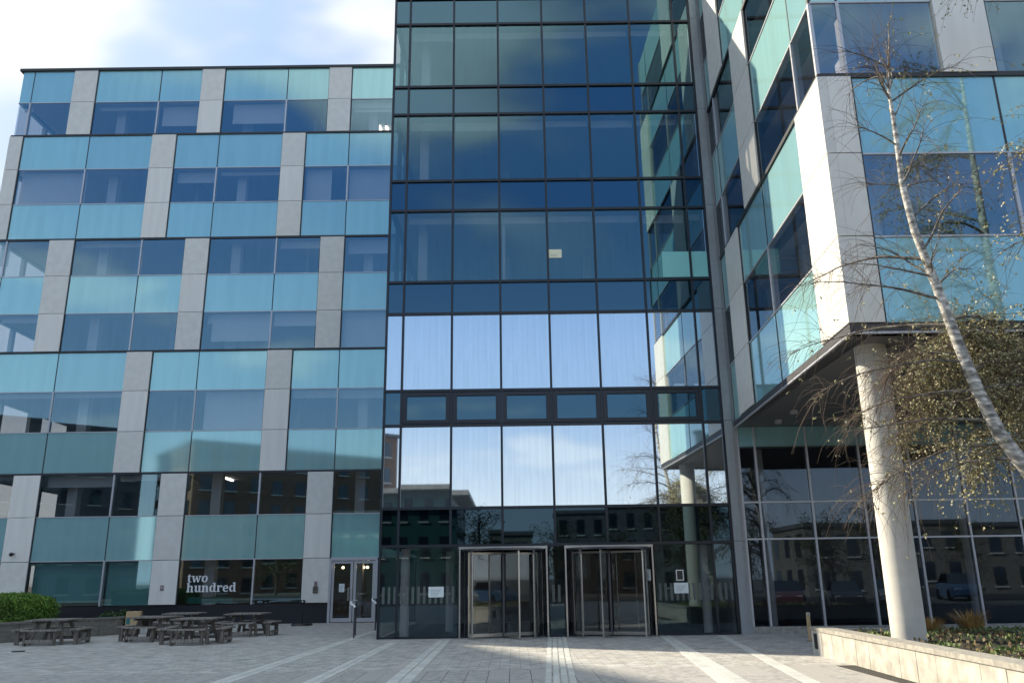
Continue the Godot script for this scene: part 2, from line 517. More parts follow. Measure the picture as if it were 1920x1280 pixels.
	for w in [["two", -7.57, 1.62, 0.00135], ["hundred", -7.57, 1.24, 0.00135]]:
		var tm := TextMesh.new()
		tm.text = w[0]
		tm.font = font
		tm.font_size = 40
		tm.pixel_size = 0.0115
		tm.depth = 0.012
		tm.horizontal_alignment = HORIZONTAL_ALIGNMENT_LEFT
		tm.vertical_alignment = VERTICAL_ALIGNMENT_BOTTOM
		part(t, "window_lettering", tm, M.white_print, Transform3D(Basis(), Vector3(w[1], w[2] - 0.1, -9.985)))
	fbox(t, "window_poster", F, -7.5, -5.7, 0.82, 1.06, -0.05, -0.03, M.poster)
	# glazed double door under the last turquoise panel
	var d := part(t, "double_door", bmesh(Vector3(1.94, 0.09, 0.16)), M.pale_frame, Transform3D(Basis(), Vector3(-0.82, 2.455, -9.98)))
	var D := Transform3D(Basis(), Vector3(0.82, -2.455, -0.02))
	for x in [-1.76, 0.12]:
		fbox(d, "door_post", D, x - 0.05, x + 0.05, 0.0, 2.41, -0.06, 0.1, M.pale_frame)
	for l in [[-1.7, -0.84], [-0.80, 0.06]]:
		for x in [l[0], l[1] - 0.1]:
			fbox(d, "door_stile", D, x, x + 0.1, 0.03, 2.39, -0.02, 0.05, M.pale_frame)
		fbox(d, "door_rail", D, l[0] + 0.1, l[1] - 0.1, 0.03, 0.18, -0.02, 0.048, M.pale_frame)
		fbox(d, "door_rail", D, l[0] + 0.1, l[1] - 0.1, 2.29, 2.39, -0.02, 0.048, M.pale_frame)
		fpane(d, "door_pane", D, l[0] + 0.1, l[1] - 0.1, 0.18, 2.29, 0.02, M.street_glass)
	fbox(d, "pull_handle", D, -1.02, -0.96, 0.85, 1.35, 0.08, 0.13, M.steel)
	fbox(t, "inner_wall", F, -3.4, 3.0, 0.03, 2.5, -5.3, -5.2, M.inner_wall)

func entrance_block() -> void:
	var t := thing("entrance_block", "dark blue glass entrance block with a bright mirrored band and two revolving doors", "building")
	var F := Transform3D()
	var X := [1.8, 2.32, 3.85, 5.38, 6.92, 8.45, 9.99, 11.5, 12.09]
	var Y := [2.55, 3.63, 6.10, 7.18, 9.66, 10.72, 13.2, 14.27, 16.75, 17.82, 20.31, 21.38]
	var kinds := ["s", "m", "v", "m", "s", "w", "s", "w", "s", "w", "s"]
	for r in kinds.size():
		for c in 8:
			var u0: float = X[c]
			var u1: float = X[c + 1]
			var y0: float = Y[r]
			var y1: float = Y[r + 1]
			match kinds[r]:
				"w":
					fpane(t, "window_pane", F, u0, u1, y0, y1, 0.0, M.entrance_glass, 0.003)
				"s":
					fpane(t, "spandrel_pane", F, u0, u1, y0, y1, 0.0, M.spandrel_dark if r == 0 else M.spandrel_glass, 0.003)
				"m":
					fpane(t, "mirror_pane", F, u0, u1, y0, y1, 0.0, M.mirror_glass, 0.004)
				"v":
					fpane(t, "spandrel_pane", F, u0, u1, y0, y1, 0.0, M.spandrel_glass, 0.003)
					if c > 0 and c < 7:
						for q in [[u0 + 0.04, u0 + 0.17, y0 + 0.06, y1 - 0.06], [u1 - 0.17, u1 - 0.04, y0 + 0.06, y1 - 0.06], [u0 + 0.17, u1 - 0.17, y0 + 0.06, y0 + 0.17], [u0 + 0.17, u1 - 0.17, y1 - 0.17, y1 - 0.06]]:
							fbox(t, "vent_frame", F, q[0], q[1], q[2], q[3], 0.01, 0.06, M.dark_frame)
	for c in X.size():
		fbox(t, "mullion", F, X[c] - 0.035, X[c] + 0.035, 2.55, 21.9, -0.1, 0.05, M.dark_frame)
	for y in Y:
		fbox(t, "transom", F, 1.77, 12.09, y - 0.04, y + 0.04, -0.1, 0.065, M.dark_frame)
	fbox(t, "parapet", F, 1.77, 12.09, 21.42, 21.95, -0.2, 0.02, M.spandrel_glass)
	box(t, "roof", Vector3(1.8, 21.4, -10.4), Vector3(12.5, 21.6, -0.21), M.roofing)
	# the side that faces the picnic tables
	var S := Transform3D(Basis(Vector3(0, 0, 1), UP, Vector3(-1, 0, 0)), Vector3(1.79, 0, 0))
	for r in kinds.size():
		for c in 6:
			var z0 := -9.9 + c * 1.64
			var glass: Material = {"w": M.window_glass, "s": M.spandrel_glass, "m": M.spandrel_glass, "v": M.spandrel_glass}[kinds[r]]
			fpane(t, "side_pane", S, z0, z0 + 1.64, Y[r], Y[r + 1], 0.0, glass, 0.003)
			fbox(t, "side_mullion", S, z0 - 0.03, z0 + 0.03, Y[r], Y[r + 1], -0.1, 0.05, M.dark_frame)
	for c in 6:
		fpane(t, "side_pane", S, -9.9 + c * 1.64, -8.26 + c * 1.64, 0.02, 2.55, 0.0, M.entrance_glass, 0.003)
	# inside
	for r in kinds.size():
		if kinds[r] == "s" or kinds[r] == "v":
			box(t, "floor_slab", Vector3(1.95, Y[r] + 0.12, -9.8), Vector3(12.0, Y[r + 1] - 0.08, -0.2), M.ceiling)
			box(t, "carpet", Vector3(1.95, Y[r + 1] - 0.075, -9.8), Vector3(12.0, Y[r + 1] - 0.04, -0.2), M.carpet)
	for b in [[10.7, 13.3], [14.25, 16.85], [17.8, 20.4]]:
		box(t, "inner_wall", Vector3(3.4, b[0], -8.2), Vector3(12.0, b[1], -8.0), M.inner_wall)
		box(t, "inner_column", Vector3(2.62, b[0], -1.35), Vector3(2.92, b[1], -1.05), M.inner_column)
		for x in [5.4, 8.45]:
			box(t, "inner_column", Vector3(x, b[0], -4.6), Vector3(x + 0.3, b[1], -4.3), M.inner_column)
	for r in kinds.size():
		if kinds[r] == "w":
			for c in range(1, 8):
				fbox(t, "blind_roll", F, X[c] + 0.05, X[c + 1] - 0.05, Y[r + 1] - 0.26 - rng.randf() * 0.15, Y[r + 1] - 0.08, -0.4, -0.36, M.white_blind)
	box(t, "inner_wall", Vector3(5.45, 10.75, -2.6), Vector3(5.55, 13.2, -0.5), M.white_blind)
	fbox(t, "desk_screen", F, 3.75, 4.7, 10.75, 11.15, -0.62, -0.55, M.black_plastic)
	for q in [[10.59, 11.46], [11.54, 12.04]]:
		fbox(t, "frosted_screen", F, q[0], q[1], 10.79, 11.66, 0.012, 0.02, M.frosted)
	box(t, "hall_wall", Vector3(1.95, 0, -8.2), Vector3(12.0, 2.6, -8.0), M.inner_wall)
	box(t, "hall_floor", Vector3(1.85, -0.05, -8.0), Vector3(12.05, 0.012, -0.06), M.carpet)
	# the slate pillar in the corner, a piece for each storey
	for k in 7:
		var y0 := 0.0 if k == 0 else -0.98 + 3.56 * k
		var y1 := -0.98 + 3.56 * (k + 1) - 0.012
		box(t, "pillar_panel", Vector3(12.125, y0, -0.3), Vector3(12.36, y1, 0.10), M.slate_panel)
		box(t, "pillar_panel", Vector3(12.362, y0, -0.3), Vector3(12.47, y1, 0.05), M.slate_pale)
	# ground floor glazing between and beside the doors
	for q in [[1.8, 2.32], [2.32, 4.08], [6.7, 7.16], [9.77, 11.5], [11.5, 12.09]]:
		fpane(t, "hall_pane", F, q[0] + 0.02, q[1] - 0.02, 0.06, 2.5, 0.0, M.hall_glass, 0.001)
		fbox(t, "sill", F, q[0], q[1], 0.0, 0.06, -0.08, 0.04, M.dark_frame)
		var x: float = q[0] + 0.09
		while x < q[1] - 0.08:
			fbox(t, "safety_bar", F, x, x + 0.075, 0.95, 1.42, 0.004, 0.008, M.bar_print)
			x += 0.165
	for x in [1.8, 2.32, 11.5, 12.07]:
		fbox(t, "mullion", F, x - 0.03, x + 0.03, 0.0, 2.51, -0.1, 0.04, M.dark_frame)
	var cyl := CylinderMesh.new()
	cyl.top_radius = 0.135
	cyl.bottom_radius = 0.135
	cyl.height = 2.5
	cyl.radial_segments = 28
	for p in [Vector3(2.47, 1.25, -0.62), Vector3(3.6, 1.25, -3.2), Vector3(11.35, 1.25, -0.62)]:
		part(t, "inner_column", cyl, M.inner_column, Transform3D(Basis(), p))
	box(t, "inner_wall", Vector3(12.0, 0.0, -9.9), Vector3(12.1, 21.4, -0.32), M.inner_wall)
	box(t, "rear_wall", Vector3(1.9, 0.0, -10.3), Vector3(12.4, 21.4, -9.95), M.inner_wall)
	revolving_door(t, 5.39, 0.42)
	revolving_door(t, 8.46, 1.25)

func arc_wall(a0: float, a1: float, r: float, y0: float, y1: float) -> ArrayMesh:
	var b := Builder.new()
	var n := 10
	for k in n + 1:
		var a := lerpf(a0, a1, float(k) / n)
		var d := Vector3(sin(a), 0, cos(a))
		for y in [y0, y1]:
			b.v.append(d * r + Vector3(0, y, 0)); b.n.append(d); b.c.append(Color.WHITE)
	for k in n:
		var q := k * 2
		b.i.append_array([q, q + 1, q + 2, q + 2, q + 1, q + 3])
	return b.done()

func revolving_door(t: Node3D, cx: float, turn: float) -> void:
	var R := 1.16
	var d := part(t, "revolving_door", bmesh(Vector3(2.58, 0.075, 0.14)), M.steel, Transform3D(Basis(), Vector3(cx, 2.475, 0.03)))
	var O := Vector3(0, -2.475, -0.03)
	for s in [-1, 1]:
		part(d, "portal_post", bmesh(Vector3(0.045, 2.43, 0.1)), M.steel, Transform3D(Basis(), O + Vector3(s * 1.262, 1.218, 0.04)))
		# the curved flank and its two edge stiles
		part(d, "curved_pane", arc_wall(s * PI / 2 - 0.72, s * PI / 2 + 0.72, R, 0.04, 2.38), M.door_glass, Transform3D(Basis(), O))
		for e in [-0.72, 0.72]:
			var a: float = s * PI / 2 + e
			part(d, "drum_stile", bmesh(Vector3(0.04, 2.36, 0.04)), M.steel, Transform3D(Basis(UP, a), O + Vector3(sin(a) * R, 1.2, cos(a) * R)))
	var ring := Builder.new()
	for k in 40:
		var a := TAU * k / 40
		var a2 := TAU * (k + 1) / 40
		var p := Vector3(sin(a), 0, cos(a))
		var q := Vector3(sin(a2), 0, cos(a2))
		var r1 := R + 0.03
		ring.tri_quad(p * r1 + UP * 2.43, q * r1 + UP * 2.43, q * r1 + UP * 2.375, p * r1 + UP * 2.375, (p + q).normalized())
		ring.tri_quad(UP * 2.43, p * r1 + UP * 2.43, q * r1 + UP * 2.43, UP * 2.43, UP)
		ring.tri_quad(UP * 2.375, q * r1 + UP * 2.375, p * r1 + UP * 2.375, UP * 2.375, -UP)
	part(d, "drum_ceiling", ring.done(), M.steel_dark, Transform3D(Basis(), O))
	var shaft := CylinderMesh.new()
	shaft.top_radius = 0.045
	shaft.bottom_radius = 0.045
	shaft.height = 2.36
	part(d, "centre_post", shaft, M.steel_dark, Transform3D(Basis(), O + Vector3(0, 1.2, 0)))
	for k in 4:
		var B := Basis(UP, turn + k * PI / 2)
		var W := Transform3D(B, O)
		part(d, "wing_pane", qmesh(Vector2(0.98, 2.16)), M.door_glass, W * Transform3D(Basis(), Vector3(0.57, 1.21, 0)))
		var f := Builder.new()
		f.box(Vector3(1.06, 0.06, -0.02), Vector3(1.098, 2.36, 0.02))
		f.box(Vector3(0.05, 0.04, -0.03), Vector3(1.06, 0.13, 0.03))
		f.box(Vector3(0.05, 2.29, -0.025), Vector3(1.06, 2.345, 0.025))
		part(d, "wing_frame", f.done(), M.steel, W)

func overhanging_wing() -> void:
	var t := thing("overhanging_wing", "sunlit wing of cream panels and mint glass raised on a round concrete column", "building")
	var uu := Vector3(-0.40, 0, 10.1).normalized()
	var L := Transform3D(Basis(uu, UP, uu.cross(UP)), Vector3(12.47, 0, 0.0))
	var W := Transform3D(Basis(), Vector3(12.07, 0, 10.1))
	var E := 10.108
	var bands := [
		[3, 6, [[0.12, 1.0, "g"], [1.0, 2.66, "p"], [2.66, 5.37, "g"], [5.37, 8.56, "g"], [8.56, E + 0.08, "p"]], [[0.11, 0.62, "p"], [0.62, 3.55, "g"], [3.55, 5.6, "g"], [5.6, 6.7, "p"], [6.7, 9.7, "g"]]],
		[6, 9, [[0.12, 1.0, "g"], [1.0, 3.7, "g"], [3.7, 5.37, "p"], [5.37, 8.74, "g"], [8.74, E, "g"]], [[0.0, 0.56, "g"], [0.56, 2.53, "g"], [2.53, 3.63, "p"], [3.63, 6.7, "g"], [6.7, 9.7, "g"]]],
		[9, 12, [[0.12, 0.95, "g"], [0.95, 2.63, "p"], [2.63, 5.37, "g"], [5.37, 8.56, "g"], [8.56, E + 0.08, "p"]], [[0.11, 0.62, "p"], [0.62, 3.55, "g"], [3.55, 5.6, "g"], [5.6, 6.7, "p"], [6.7, 9.7, "g"]]],
		[12, 14, [[0.12, 1.0, "g"], [1.0, 3.7, "g"], [3.7, 5.37, "p"], [5.37, 8.74, "g"], [8.74, E, "g"]], [[0.0, 0.56, "g"], [0.56, 2.53, "g"], [2.53, 3.63, "p"], [3.63, 6.7, "g"], [6.7, 9.7, "g"]]]]
	# the raised wing has a turquoise row lowest: rows shift by one storey half
	for b in bands:
		panel_band(t, L, b[0], b[1], b[2])
		panel_band(t, W, b[0], b[1], b[3])
		if b[0] > 3:
			fbox(t, "black_ledge", L, 0.1, E + 0.03, row_y(b[0]) - 0.05, row_y(b[0]) + 0.05, -0.12, 0.045, M.dark_gap)  # the same black ledge strip, a dark material of its own
			fbox(t, "black_ledge", W, 0.0, 9.7, row_y(b[0]) - 0.05, row_y(b[0]) + 0.05, -0.12, 0.045, M.dark_gap)
	for k in range(6, 9):
		if ROWS[k] == "w" or k == 7:
			box(t, "corner_post", Vector3(12.03, row_y(k), 10.02), Vector3(12.10, row_y(k + 1), 10.1), M.pale_frame if ROWS[k] == "w" else M.dark_gap)
	for k in [12, 13]:
		box(t, "corner_post", Vector3(12.03, row_y(k), 10.02), Vector3(12.10, row_y(k + 1), 10.1), M.pale_frame)
	# floors, core and roof
	for k in range(3, 14):
		if ROWS[k] == "g":
			var s := Builder.new()
			s.box(Vector3(12.72, row_y(k) + 0.07, 0.1), Vector3(21.6, row_y(k) + 1.02, 9.9))
			part(t, "floor_slab", s.done(), M.ceiling)
	box(t, "core_wall", Vector3(16.5, 6.2, 0.3), Vector3(17.0, row_y(14) - 0.4, 7.2), M.inner_wall)
	for k in [4, 6, 8, 10, 12]:
		for p in [Vector2(13.0, 9.0), Vector2(13.1, 5.2), Vector2(13.2, 1.8), Vector2(16.2, 9.0)]:
			box(t, "inner_column", Vector3(p.x, row_y(k) - 0.74, p.y - 0.17), Vector3(p.x + 0.34, row_y(k) + 1.83, p.y + 0.17), M.inner_column)
	box(t, "end_wall", Vector3(21.6, 6.0, 0.1), Vector3(21.77, row_y(14), 10.0), M.pale_panel)
	box(t, "rear_wall", Vector3(12.5, 5.9, -0.35), Vector3(21.77, row_y(14), -0.12), M.render_grey)
	box(t, "roof", Vector3(12.5, row_y(14) - 0.1, -0.1), Vector3(21.7, row_y(14) + 0.1, 10.0), M.roofing)
	# underside
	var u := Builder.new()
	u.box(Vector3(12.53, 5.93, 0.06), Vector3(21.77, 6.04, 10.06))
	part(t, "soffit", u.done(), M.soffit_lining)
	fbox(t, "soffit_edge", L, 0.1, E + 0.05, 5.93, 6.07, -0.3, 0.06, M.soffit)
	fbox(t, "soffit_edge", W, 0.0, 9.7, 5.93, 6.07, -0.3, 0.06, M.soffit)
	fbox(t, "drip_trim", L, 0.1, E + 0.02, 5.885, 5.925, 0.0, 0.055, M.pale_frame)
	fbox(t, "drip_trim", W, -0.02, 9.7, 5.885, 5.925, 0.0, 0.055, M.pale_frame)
	for z in [1.2, 2.6]:
		part(t, "soffit_lamp", bmesh(Vector3(0.16, 0.1, 0.16)), M.pale_frame, Transform3D(Basis(), Vector3(13.4, 5.87, z)))
	# round concrete column
	var b := Builder.new()
	b.tube(PackedVector3Array([Vector3(12.84, 0.3, 9.0), Vector3(12.84, 3.1, 9.0), Vector3(12.84, 5.93, 9.0)]), PackedFloat32Array([0.3, 0.3, 0.3]), 40)
	part(t, "column", b.done(), M.concrete_pale)
	# glazing under the overhang
	var G := Transform3D(Basis(), Vector3(0, 0, -0.02))
	var X := [12.5, 13.0, 14.55, 16.1, 17.58, 19.1, 20.6, 21.7]
	var Y := [0.2, 2.62, 3.68, 5.3, 5.93]
	for c in X.size() - 1:
		for r in 4:
			if r == 3:
				fbox(t, "turquoise_panel", G, X[c], X[c + 1], Y[r], Y[r + 1], -0.05, 0.0, M.turquoise_glass)
			else:
				fpane(t, "street_pane", G, X[c], X[c + 1], Y[r], Y[r + 1], 0.0, M.street_glass)
	for c in X.size():
		fbox(t, "mullion", G, X[c] - 0.03, X[c] + 0.03, 0.2, 5.93, -0.1, 0.05, M.pale_frame)
	for r in [1, 2, 3]:
		fbox(t, "transom", G, 12.5, 21.7, Y[r] - 0.025, Y[r] + 0.025, -0.1, 0.045, M.pale_frame if r < 3 else M.dark_gap)
	fbox(t, "sill", G, 12.47, 21.7, 0.0, 0.2, -0.1, 0.08, M.coping)
	box(t, "hall_wall", Vector3(12.6, 0, -6.2), Vector3(21.7, 6.0, -6.0), M.inner_wall)
	box(t, "hall_floor", Vector3(12.6, 0.0, -6.0), Vector3(21.7, 0.1, -0.15), M.carpet)
	box(t, "hall_ceiling", Vector3(12.6, 5.5, -6.0), Vector3(21.7, 5.6, -0.15), M.inner_wall)
	box(t, "hall_wall", Vector3(12.5, 0.0, -6.0), Vector3(12.6, 6.0, -0.4), M.inner_wall)
	box(t, "hall_wall", Vector3(21.7, 0.0, -6.0), Vector3(21.8, 6.0, 0.0), M.inner_wall)
	var cyl := CylinderMesh.new()
	cyl.top_radius = 0.13
	cyl.bottom_radius = 0.13
	cyl.height = 5.35
	for x in [13.28, 19.3]:
		part(t, "inner_column", cyl, M.inner_column, Transform3D(Basis(), Vector3(x, 2.78, -0.7)))

# ------------------------------------------------------------------ ground
func plaza() -> void:
	var g := PlaneMesh.new()
	g.size = Vector2(1600, 1600)
	struct("ground", g, M.ground, Transform3D(Basis(), Vector3(0, -0.06, 0)))
	var p := struct("plaza", bmesh(Vector3(36, 0.05, 42)), M.joint, Transform3D(Basis(), Vector3(-4, -0.033, 10.4)))
	# a running bond of pavers, too fine to pick apart
	var b := Builder.new()
	var z := -10.5
	var odd := 0
	while z < 31.0:
		if z > 8.55 and z < 13.4:
			z = 13.47
		var x := -21.0 - 0.2 * odd
		while x < 13.9:
			var w := 0.40
			if z < 13.0 or x < 11.4:
				var v := (0.91 + rng.randf() * 0.16) * (0.82 if rng.randf() < 0.03 else 1.0)
				var warm := rng.randf() * 0.05
				var q := Color(v + warm, v, v - warm)
				b.tri_quad(Vector3(x + 0.004, 0.0, z + 0.004), Vector3(x + w - 0.004, 0.0, z + 0.004), Vector3(x + w - 0.004, 0.0, z + 0.196), Vector3(x + 0.004, 0.0, z + 0.196), UP, q)
			x += w
		z += 0.2
		odd = 1 - odd
	var s := part(p, "pavers", b.done(), M.paver, Transform3D(Basis(), Vector3(4, 0.033, -10.4)))
	s.set_meta("kind", "stuff")
	# long slabs nearer to us, one by one
	for i in 50:
		for j in 3:
			var x := -5.0 + i * 0.372
			if x > 11.6:
				continue
			var o := part(p, "slab", bmesh(Vector3(0.362, 0.03, 1.62)), M.slab if rng.randf() < 0.6 else M.slab_b, Transform3D(Basis(), Vector3(4 + x, 0.033 - 0.015 + rng.randf() * 0.002, -10.4 + 9.38 + j * 1.63)))
	# pale bands of setts that lead to the doors
	for q in [[0.97, 1.22, -3.9, 0.58, 0.95, 11.4], [2.33, 2.56, 1.4, 2.18, 2.5, 11.4], [3.6, 3.94, 0.6, 3.58, 4.02, 11.4], [6.62, 7.16, 0.1, 6.13, 6.66, 11.4], [9.78, 10.08, 0.1, 8.82, 9.33, 11.4], [11.36, 11.56, 0.4, 10.12, 10.37, 11.4]]:
		var band := struct("paving_band", bmesh(Vector3(0.02, 0.004, 0.02)), M.joint, Transform3D(Basis(), Vector3((q[0] + q[1]) / 2, 0.0, q[2])))
		var wide: float = q[1] - q[0]
		var cols := maxi(1, roundi(wide / 0.14))
		var O := band.position
		for c in cols:
			var zz: float = q[2]
			while zz < q[5]:
				var l := 0.28 + rng.randf() * 0.3
				var z1 := minf(zz + l, q[5])
				var f0: float = (zz - q[2]) / (q[5] - q[2])
				var f1: float = (z1 - q[2]) / (q[5] - q[2])
				var xa := func(f: float, k: float) -> float: return lerpf(lerpf(q[0], q[1], k), lerpf(q[3], q[4], k), f)
				var k0 := float(c) / cols + 0.03
				var k1 := float(c + 1) / cols - 0.03
				var h := 0.008 + rng.randf() * 0.003
				var m := Builder.new()
				var A := Vector3(xa.call(f0, k0), h, zz + 0.006) - O
				var B := Vector3(xa.call(f0, k1), h, zz + 0.006) - O
				var C := Vector3(xa.call(f1, k1), h, z1 - 0.006) - O
				var D := Vector3(xa.call(f1, k0), h, z1 - 0.006) - O
				var dn := Vector3(0, -0.03, 0)
				m.tri_quad(A, B, C, D, UP)
				m.tri_quad(D, C, C + dn, D + dn, Vector3(0, 0, 1))
				m.tri_quad(A, D, D + dn, A + dn, Vector3(-1, 0, 0))
				m.tri_quad(C, B, B + dn, C + dn, Vector3(1, 0, 0))
				part(band, "sett", m.done(), M.sett if rng.randf() < 0.6 else M.sett_b)
				zz = z1
	var rd := struct("road", bmesh(Vector3(160, 0.04, 12)), M.asphalt, Transform3D(Basis(), Vector3(10, -0.03, 38)))

# ------------------------------------------------------------------ plants
func leaf_color(a: Color, b: Color) -> Color:
	var c := a.lerp(b, rng.randf())
	var v := 0.75 + rng.randf() * 0.5
	return Color(c.r * v, c.g * v, c.b * v)

func rand_dir() -> Vector3:
	return Vector3(rng.randfn(), rng.randfn(), rng.randfn()).normalized()

# a weeping birch: trunk line, limbs that leave it and droop, hanging twigs and small leaves
func birch(label: String, trunk: PackedVector3Array, rad: PackedFloat32Array, limbs: Array, leaf_share: Callable, sd: int) -> void:
	rng.seed = sd
	var base := trunk[0]
	var t := thing("birch_tree", label, "tree", base)
	var O := Transform3D(Basis(), -base)
	var b := Builder.new()
	b.tube(trunk, rad, 14)
	part(t, "trunk", b.done(), M.birch_bark, O)
	var tw := Builder.new()
	var lf := Builder.new()
	for l in limbs:
		var at: float = l[0]
		var k := int(at)
		var p: Vector3 = trunk[k].lerp(trunk[mini(k + 1, trunk.size() - 1)], at - k)
		var d: Vector3 = Vector3(l[1].x, l[1].y, l[1].z).normalized()
		var length: float = l[2]
		var droop: float = l[3]
		var n := 12
		var pts := PackedVector3Array()
		var rr := PackedFloat32Array()
		var r0: float = 0.009 + 0.009 * length
		for s in n + 1:
			pts.append(p)
			rr.append(lerpf(r0, 0.004, float(s) / n))
			p += d * length / n
			d = (d + Vector3(rng.randfn() * 0.09, rng.randfn() * 0.07 - droop / n, rng.randfn() * 0.09)).normalized()
		var lb := Builder.new()
		lb.tube(pts, rr, 6)
		part(t, "limb", lb.done(), M.limb, O)
		# twigs
		var many := int(l[4] * 1.35) if l[4] > 80 else int(l[4])
		for q in many:
			var f := pow(rng.randf(), 0.7) * n
			var kk := mini(int(f), n - 1)
			var a := pts[kk].lerp(pts[kk + 1], f - kk)
			var td := (rand_dir() * 0.8 + (pts[kk + 1] - pts[kk]).normalized() * 0.8 + Vector3(0, 0.1, 0)).normalized()
			var tl := 0.35 + rng.randf() * 0.9
			var tp := PackedVector3Array()
			var tr := PackedFloat32Array()
			var m := 6
			for s in m + 1:
				tp.append(a)
				tr.append(lerpf(0.0042, 0.0018, float(s) / m))
				if s > 0 and rng.randf() < leaf_share.call(a):
					for e in 2 + rng.randi() % 3:
						var ld := (rand_dir() + Vector3(0, -0.8, 0)).normalized()
						var ln := rand_dir()
						var w := ld.cross(ln).normalized()
						var size := 0.028 + rng.randf() * 0.03
						lf.leaf(a + rand_dir() * 0.03, ld * size, w * size * 0.36, ln, leaf_color(Color(0.27, 0.26, 0.11), Color(0.44, 0.40, 0.27)))
				a += td * tl / m
				td = (td + Vector3(rng.randfn() * 0.13, -0.20 + rng.randfn() * 0.1, rng.randfn() * 0.13)).normalized()
			tw.tube(tp, tr, 3, Color.WHITE, false)
	var tt := part(t, "twigs", tw.done(), M.twig, O)
	tt.set_meta("kind", "stuff")
	var cr := part(t, "crown", lf.done(true), M.leaf, O)
	cr.set_meta("kind", "stuff")

func birches() -> void:
	rng.seed = 501
	var trunk := PackedVector3Array([Vector3(14.75, 0.38, 12.3), Vector3(14.1, 1.9, 12.3), Vector3(13.5, 3.05, 12.3), Vector3(13.16, 3.65, 12.3), Vector3(12.95, 4.3, 12.3), Vector3(12.76, 5.1, 12.3), Vector3(12.58, 6.0, 12.3), Vector3(12.36, 7.0, 12.3), Vector3(12.28, 7.8, 12.3), Vector3(12.30, 8.8, 12.3), Vector3(12.30, 9.6, 12.3), Vector3(12.42, 10.5, 12.3)])
	var rad := PackedFloat32Array([0.145, 0.125, 0.11, 0.102, 0.094, 0.084, 0.072, 0.06, 0.05, 0.038, 0.026, 0.008])
	var limbs := []
	# long limbs that reach out over the corner of the wing and across the void below it
	for l in [[3.3, Vector3(-1.0, 0.15, -0.35), 2.2, 0.55, 60], [4.0, Vector3(-0.9, 0.25, -0.7), 2.4, 0.6, 70], [4.6, Vector3(-1.0, 0.2, -0.5), 2.3, 0.55, 60], [5.3, Vector3(-0.8, 0.3, -0.8), 2.6, 0.7, 60], [5.8, Vector3(-1.0, 0.3, -0.2), 2.0, 0.6, 40], [6.5, Vector3(-0.7, 0.45, -0.8), 2.2, 0.8, 46], [6.2, Vector3(-0.9, 0.2, 0.1), 1.5, 0.4, 26],
			[2.6, Vector3(-0.7, 0.3, -0.9), 2.4, 0.9, 90], [3.0, Vector3(0.2, 0.3, -1.0), 1.9, 0.9, 100], [3.6, Vector3(0.5, 0.4, -0.8), 1.9, 1.1, 110], [4.4, Vector3(0.9, 0.4, -0.4), 1.7, 1.2, 110], [2.3, Vector3(-0.9, 0.1, -0.2), 1.8, 0.8, 60], [5.0, Vector3(0.7, 0.5, -0.6), 1.8, 1.2, 110], [4.9, Vector3(-0.2, 0.5, -1.0), 1.7, 1.2, 110], [3.8, Vector3(-0.3, 0.3, -1.0), 1.8, 0.9, 110], [2.8, Vector3(0.7, 0.3, -0.5), 1.6, 0.9, 90],
			[4.2, Vector3(0.1, 0.6, -0.6), 1.6, 1.3, 110], [5.2, Vector3(0.3, 0.4, -0.7), 1.5, 1.3, 110], [4.7, Vector3(-0.5, 0.4, -0.5), 1.4, 1.2, 100], [5.4, Vector3(0.9, 0.3, -0.2), 1.9, 1.2, 110], [4.0, Vector3(1.0, 0.4, -0.2), 2.0, 1.1, 110]]:
		limbs.append(l)
	for k in 15:
		var a := rng.randf() * TAU
		limbs.append([6.0 + rng.randf() * 4.6, Vector3(cos(a), 0.55 + rng.randf() * 0.5, sin(a) * 0.8), 0.7 + rng.randf() * 0.8, 0.5 + rng.randf() * 0.5, 18])
	for k in 10:
		limbs.append([9.2 + rng.randf() * 1.8, Vector3(rng.randfn() * 0.35, 1.0, rng.randfn() * 0.3), 0.5 + rng.randf() * 0.5, -0.2, 5])
	birch("slender white birch leaning over the planter, bare at its top", trunk, rad, limbs, func(p: Vector3) -> float: return clampf((p.x - 12.0) * 1.1, 0.05, 0.8) * (1.0 if p.y < 6.4 else 0.2), 77)
	# a second birch, more in leaf, whose trunk stands out of view
	rng.seed = 502
	var tr2 := PackedVector3Array([Vector3(17.0, 0.38, 13.2), Vector3(16.9, 3.0, 13.15), Vector3(16.7, 6.0, 13.0), Vector3(16.6, 9.0, 12.9), Vector3(16.6, 12.0, 12.8), Vector3(16.7, 14.2, 12.8)])
	var r2 := PackedFloat32Array([0.19, 0.16, 0.125, 0.09, 0.05, 0.01])
	var l2 := []
	for k in 52:
		var a := PI + (rng.randf() - 0.5) * 3.6
		l2.append([0.7 + rng.randf() * (1.6 if k % 2 == 0 else 3.8), Vector3(cos(a), 0.45 + rng.randf() * 0.4, sin(a)), (2.1 + rng.randf() * 1.7 if k % 2 == 0 else 1.5 + rng.randf() * 1.3), 1.0 + rng.randf() * 0.5, 54])
	birch("leafier birch whose yellow-green twigs hang beside the pale pier of the raised wing", tr2, r2, l2, func(p: Vector3) -> float: return 0.14 if p.y < 7.0 else 0.75, 78)

